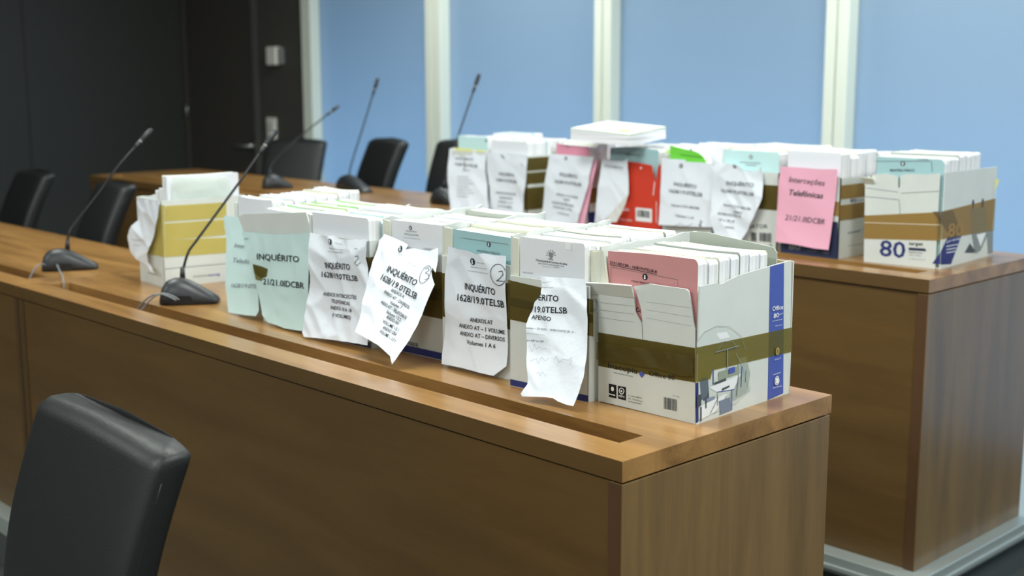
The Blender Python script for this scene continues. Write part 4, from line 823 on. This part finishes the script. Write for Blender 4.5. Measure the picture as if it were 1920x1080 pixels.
put_flat(B8.body, B8.front, [('t', '80', (1649, 479), (1697, 484), 31, NAVY, 'b'), ('t', 'target', (1704, 459), (1730.5, 460.5), 6.5, INK, 'b'), ('poly', [(1704, 464), (1735, 466), (1737, 471), (1704, 469)], NAVY2), ('t', 'Multifunction', (1704, 474), (1730, 476), 3.4, GREYD), ('t', 'Office Paper', (1704, 479), (1728, 480.5), 3, INKL), ('t', '5 x 500 sheets A4', (1704, 486), (1735, 488), 2.4, INKL),
    ('poly', [(1749, 397), (1763, 397), (1763, 417)], NAVY2), ('poly', [(1748, 494), (1763, 474), (1763, 495)], NAVY), ('line', [(1625, 352), (1684, 360)], .9, INKL), ('line', [(1622, 368), (1684, 374)], .9, INKL), ('line', [(1690, 362), (1762, 358)], .9, INKL), ('line', [(1686, 374), (1688, 400)], 1, INKL)])
put_flat(B8.body, B8.right, [('poly', [(1763.5, 397), (1787, 394), (1803, 440), (1783, 495), (1763.5, 496), (1763.5, 472), (1779, 440), (1763.5, 417)], NAVY), ('disc', (1824, 384), 10, NAVY2, .55), ('disc', (1842, 382), 10, NAVY2, .6), ('poly', [(1818, 392), (1848, 388), (1852, 440), (1838, 470), (1828, 476), (1822, 440)], GREYG), ('poly', [(1808, 474), (1818, 456), (1828, 470), (1826, 474)], GREYD), ('poly', [(1850, 432), (1862, 430), (1861, 474), (1852, 476)], GREYG)])
put_flat(B8.body, B8.right, [('t', '80', (1776, 444), (1804, 441), 26, GOLD, 'b'), ('t', 'g/m² A4 500', (1774, 455), (1799, 449), 4, WHITEP, 'b'), ('line', [(1774, 462), (1795, 458)], 1.6, WHITEP), ('line', [(1774, 468), (1792, 465)], 1.6, WHITEP), ('line', [(1774, 474), (1791, 471)], 1.6, WHITEP), ('poly', [(1830, 440), (1848, 436), (1838, 462)], WHITEP)], .001)
B8.finish()
B8.tape([(B8.front, [(1621, 404), (1763, 397.5), (1763, 451), (1620, 447.5)]), (B8.right, [(1763.5, 397), (1866, 372), (1863, 432), (1763.5, 449)])], TAPE2)
B8.tape([(B8.front, [(1621, 416.5), (1763, 421), (1763, 422.6), (1621, 418)])], mat('tape_highlight', (216, 204, 176), .3), .0016)  # thin pale strip paints the highlight along a wrinkle in the tape
q = MB(); q.prism(Fr(B8.front.P(.004, .215, .001), B8.u, Vector((0, -.02, .03))), [(-.012, -.012), (.018, -.014), (.018, .018), (-.016, .02)], -.001, .001, CARDC); q.build('corner_flap', B8.root)
B8.volumes([(.03, 'teal', -.004, {'a0': .014, 'sag': 0, 'rr': .012, 'prints': [('seal', (1693, 306.5), 4.5, GREYD), ('t', 'MINISTÉRIO PÚBLICO', (1669, 321), (1715, 321), 4, GREYD, 'b'), ('line', [(1640, 302), (1745, 302)], .7, INKG), ('line', [(1747, 302), (1748, 322)], .7, INKG), ('t', '21/21.0IDCBR', (1722, 300), (1741, 300), 3, INKG)]}), (.026, 'white', -.003, {'a1': -.004}), (.03, 'white', -.002, {'a1': -.004}), (.024, 'blue', -.004, {'a1': -.006}), (.03, 'grey', .002, {'a1': -.006}), (.03, 'yellow', .004, {'a1': -.01}), (.03, 'cream', .0, {'a1': -.01}), (.034, 'white', .002, {'a1': -.01}), (.03, 'white', .003, {'a1': -.01})], ztop=DT - .006)
q = MB(); q.prism(Fr(B8.right.P(DEP8 + .002, .17, -.01), Vector((.6, .8, 0))), [(0, 0), (.012, .005), (.026, .045), (0, .045)], -.001, .001, COVER['yellow']); q.build('yellow_slip', B8.root)

# loose volume lying on the tops of the far boxes
zt = ZB + DT - .010
nr = at_z((1180, 274), zt)
rr_ = Vector((RX.x, RY.x, 0)).normalized(); ff_ = Vector((-rr_.y, rr_.x, 0)); al = math.radians(40)
e1 = (rr_ * -math.cos(al) + ff_ * math.sin(al)) * .232; e2 = (rr_ * math.sin(al) + ff_ * math.cos(al)) * .208
e1.z = .014; e2.z = .017; lf = nr + e1; rg_ = nr + e2
H = .035
def slab(mb, ins, z0, z1, m_):
    ps = [nr, nr + e2, nr + e2 + e1, nr + e1]; c0 = (ps[0] + ps[2]) / 2
    q_ = [c0 + (p - c0) * ins for p in ps]
    mb.add([p + Vector((0, 0, z0 - zt)) for p in q_] + [p + Vector((0, 0, z1 - zt)) for p in q_], [(3, 2, 1, 0), (4, 5, 6, 7), (0, 1, 5, 4), (1, 2, 6, 5), (2, 3, 7, 6), (3, 0, 4, 7)], m_)
cc = (nr + rg_ + lf) / 3
mb = MB(); slab(mb, .992, zt, zt + H, PAGES_FLAT); ob = mb.build('case_volume', origin=(cc.x, cc.y, zt)); tag(ob, 'thick bound volume lying flat on top of the far row boxes', 'document')
mb = MB(); slab(mb, 1.003, zt + H + .0002, zt + H + .0012, COVER['lime']); mb.build('top_cover', ob)['label'] = 'lime-edged top cover'
mb = MB(); slab(mb, .985, zt + H + .0013, zt + H + .0021, COVER['white']); mb.build('loose_sheet', ob)
mb = MB(); slab(mb, 1.0, zt - .0014, zt - .0002, COVER['white']); mb.build('bottom_cover', ob)
mb = MB(); d1 = e1.normalized(); d2 = e2.normalized(); p = nr + e2 * .12 + e1 * .12
mb.add([p + Vector((0, 0, H + .003)), p + d2 * .06 + Vector((0, 0, H + .003)), p + d2 * .05 + d1 * .05 + Vector((0, 0, H + .003)), p + d1 * .05 + Vector((0, 0, H + .003))], [(0, 1, 2, 3)], COVER['yellow']); mb.build('yellow_note', ob)
for o in bpy.data.objects:
    if '_o' in o: del o['_o']
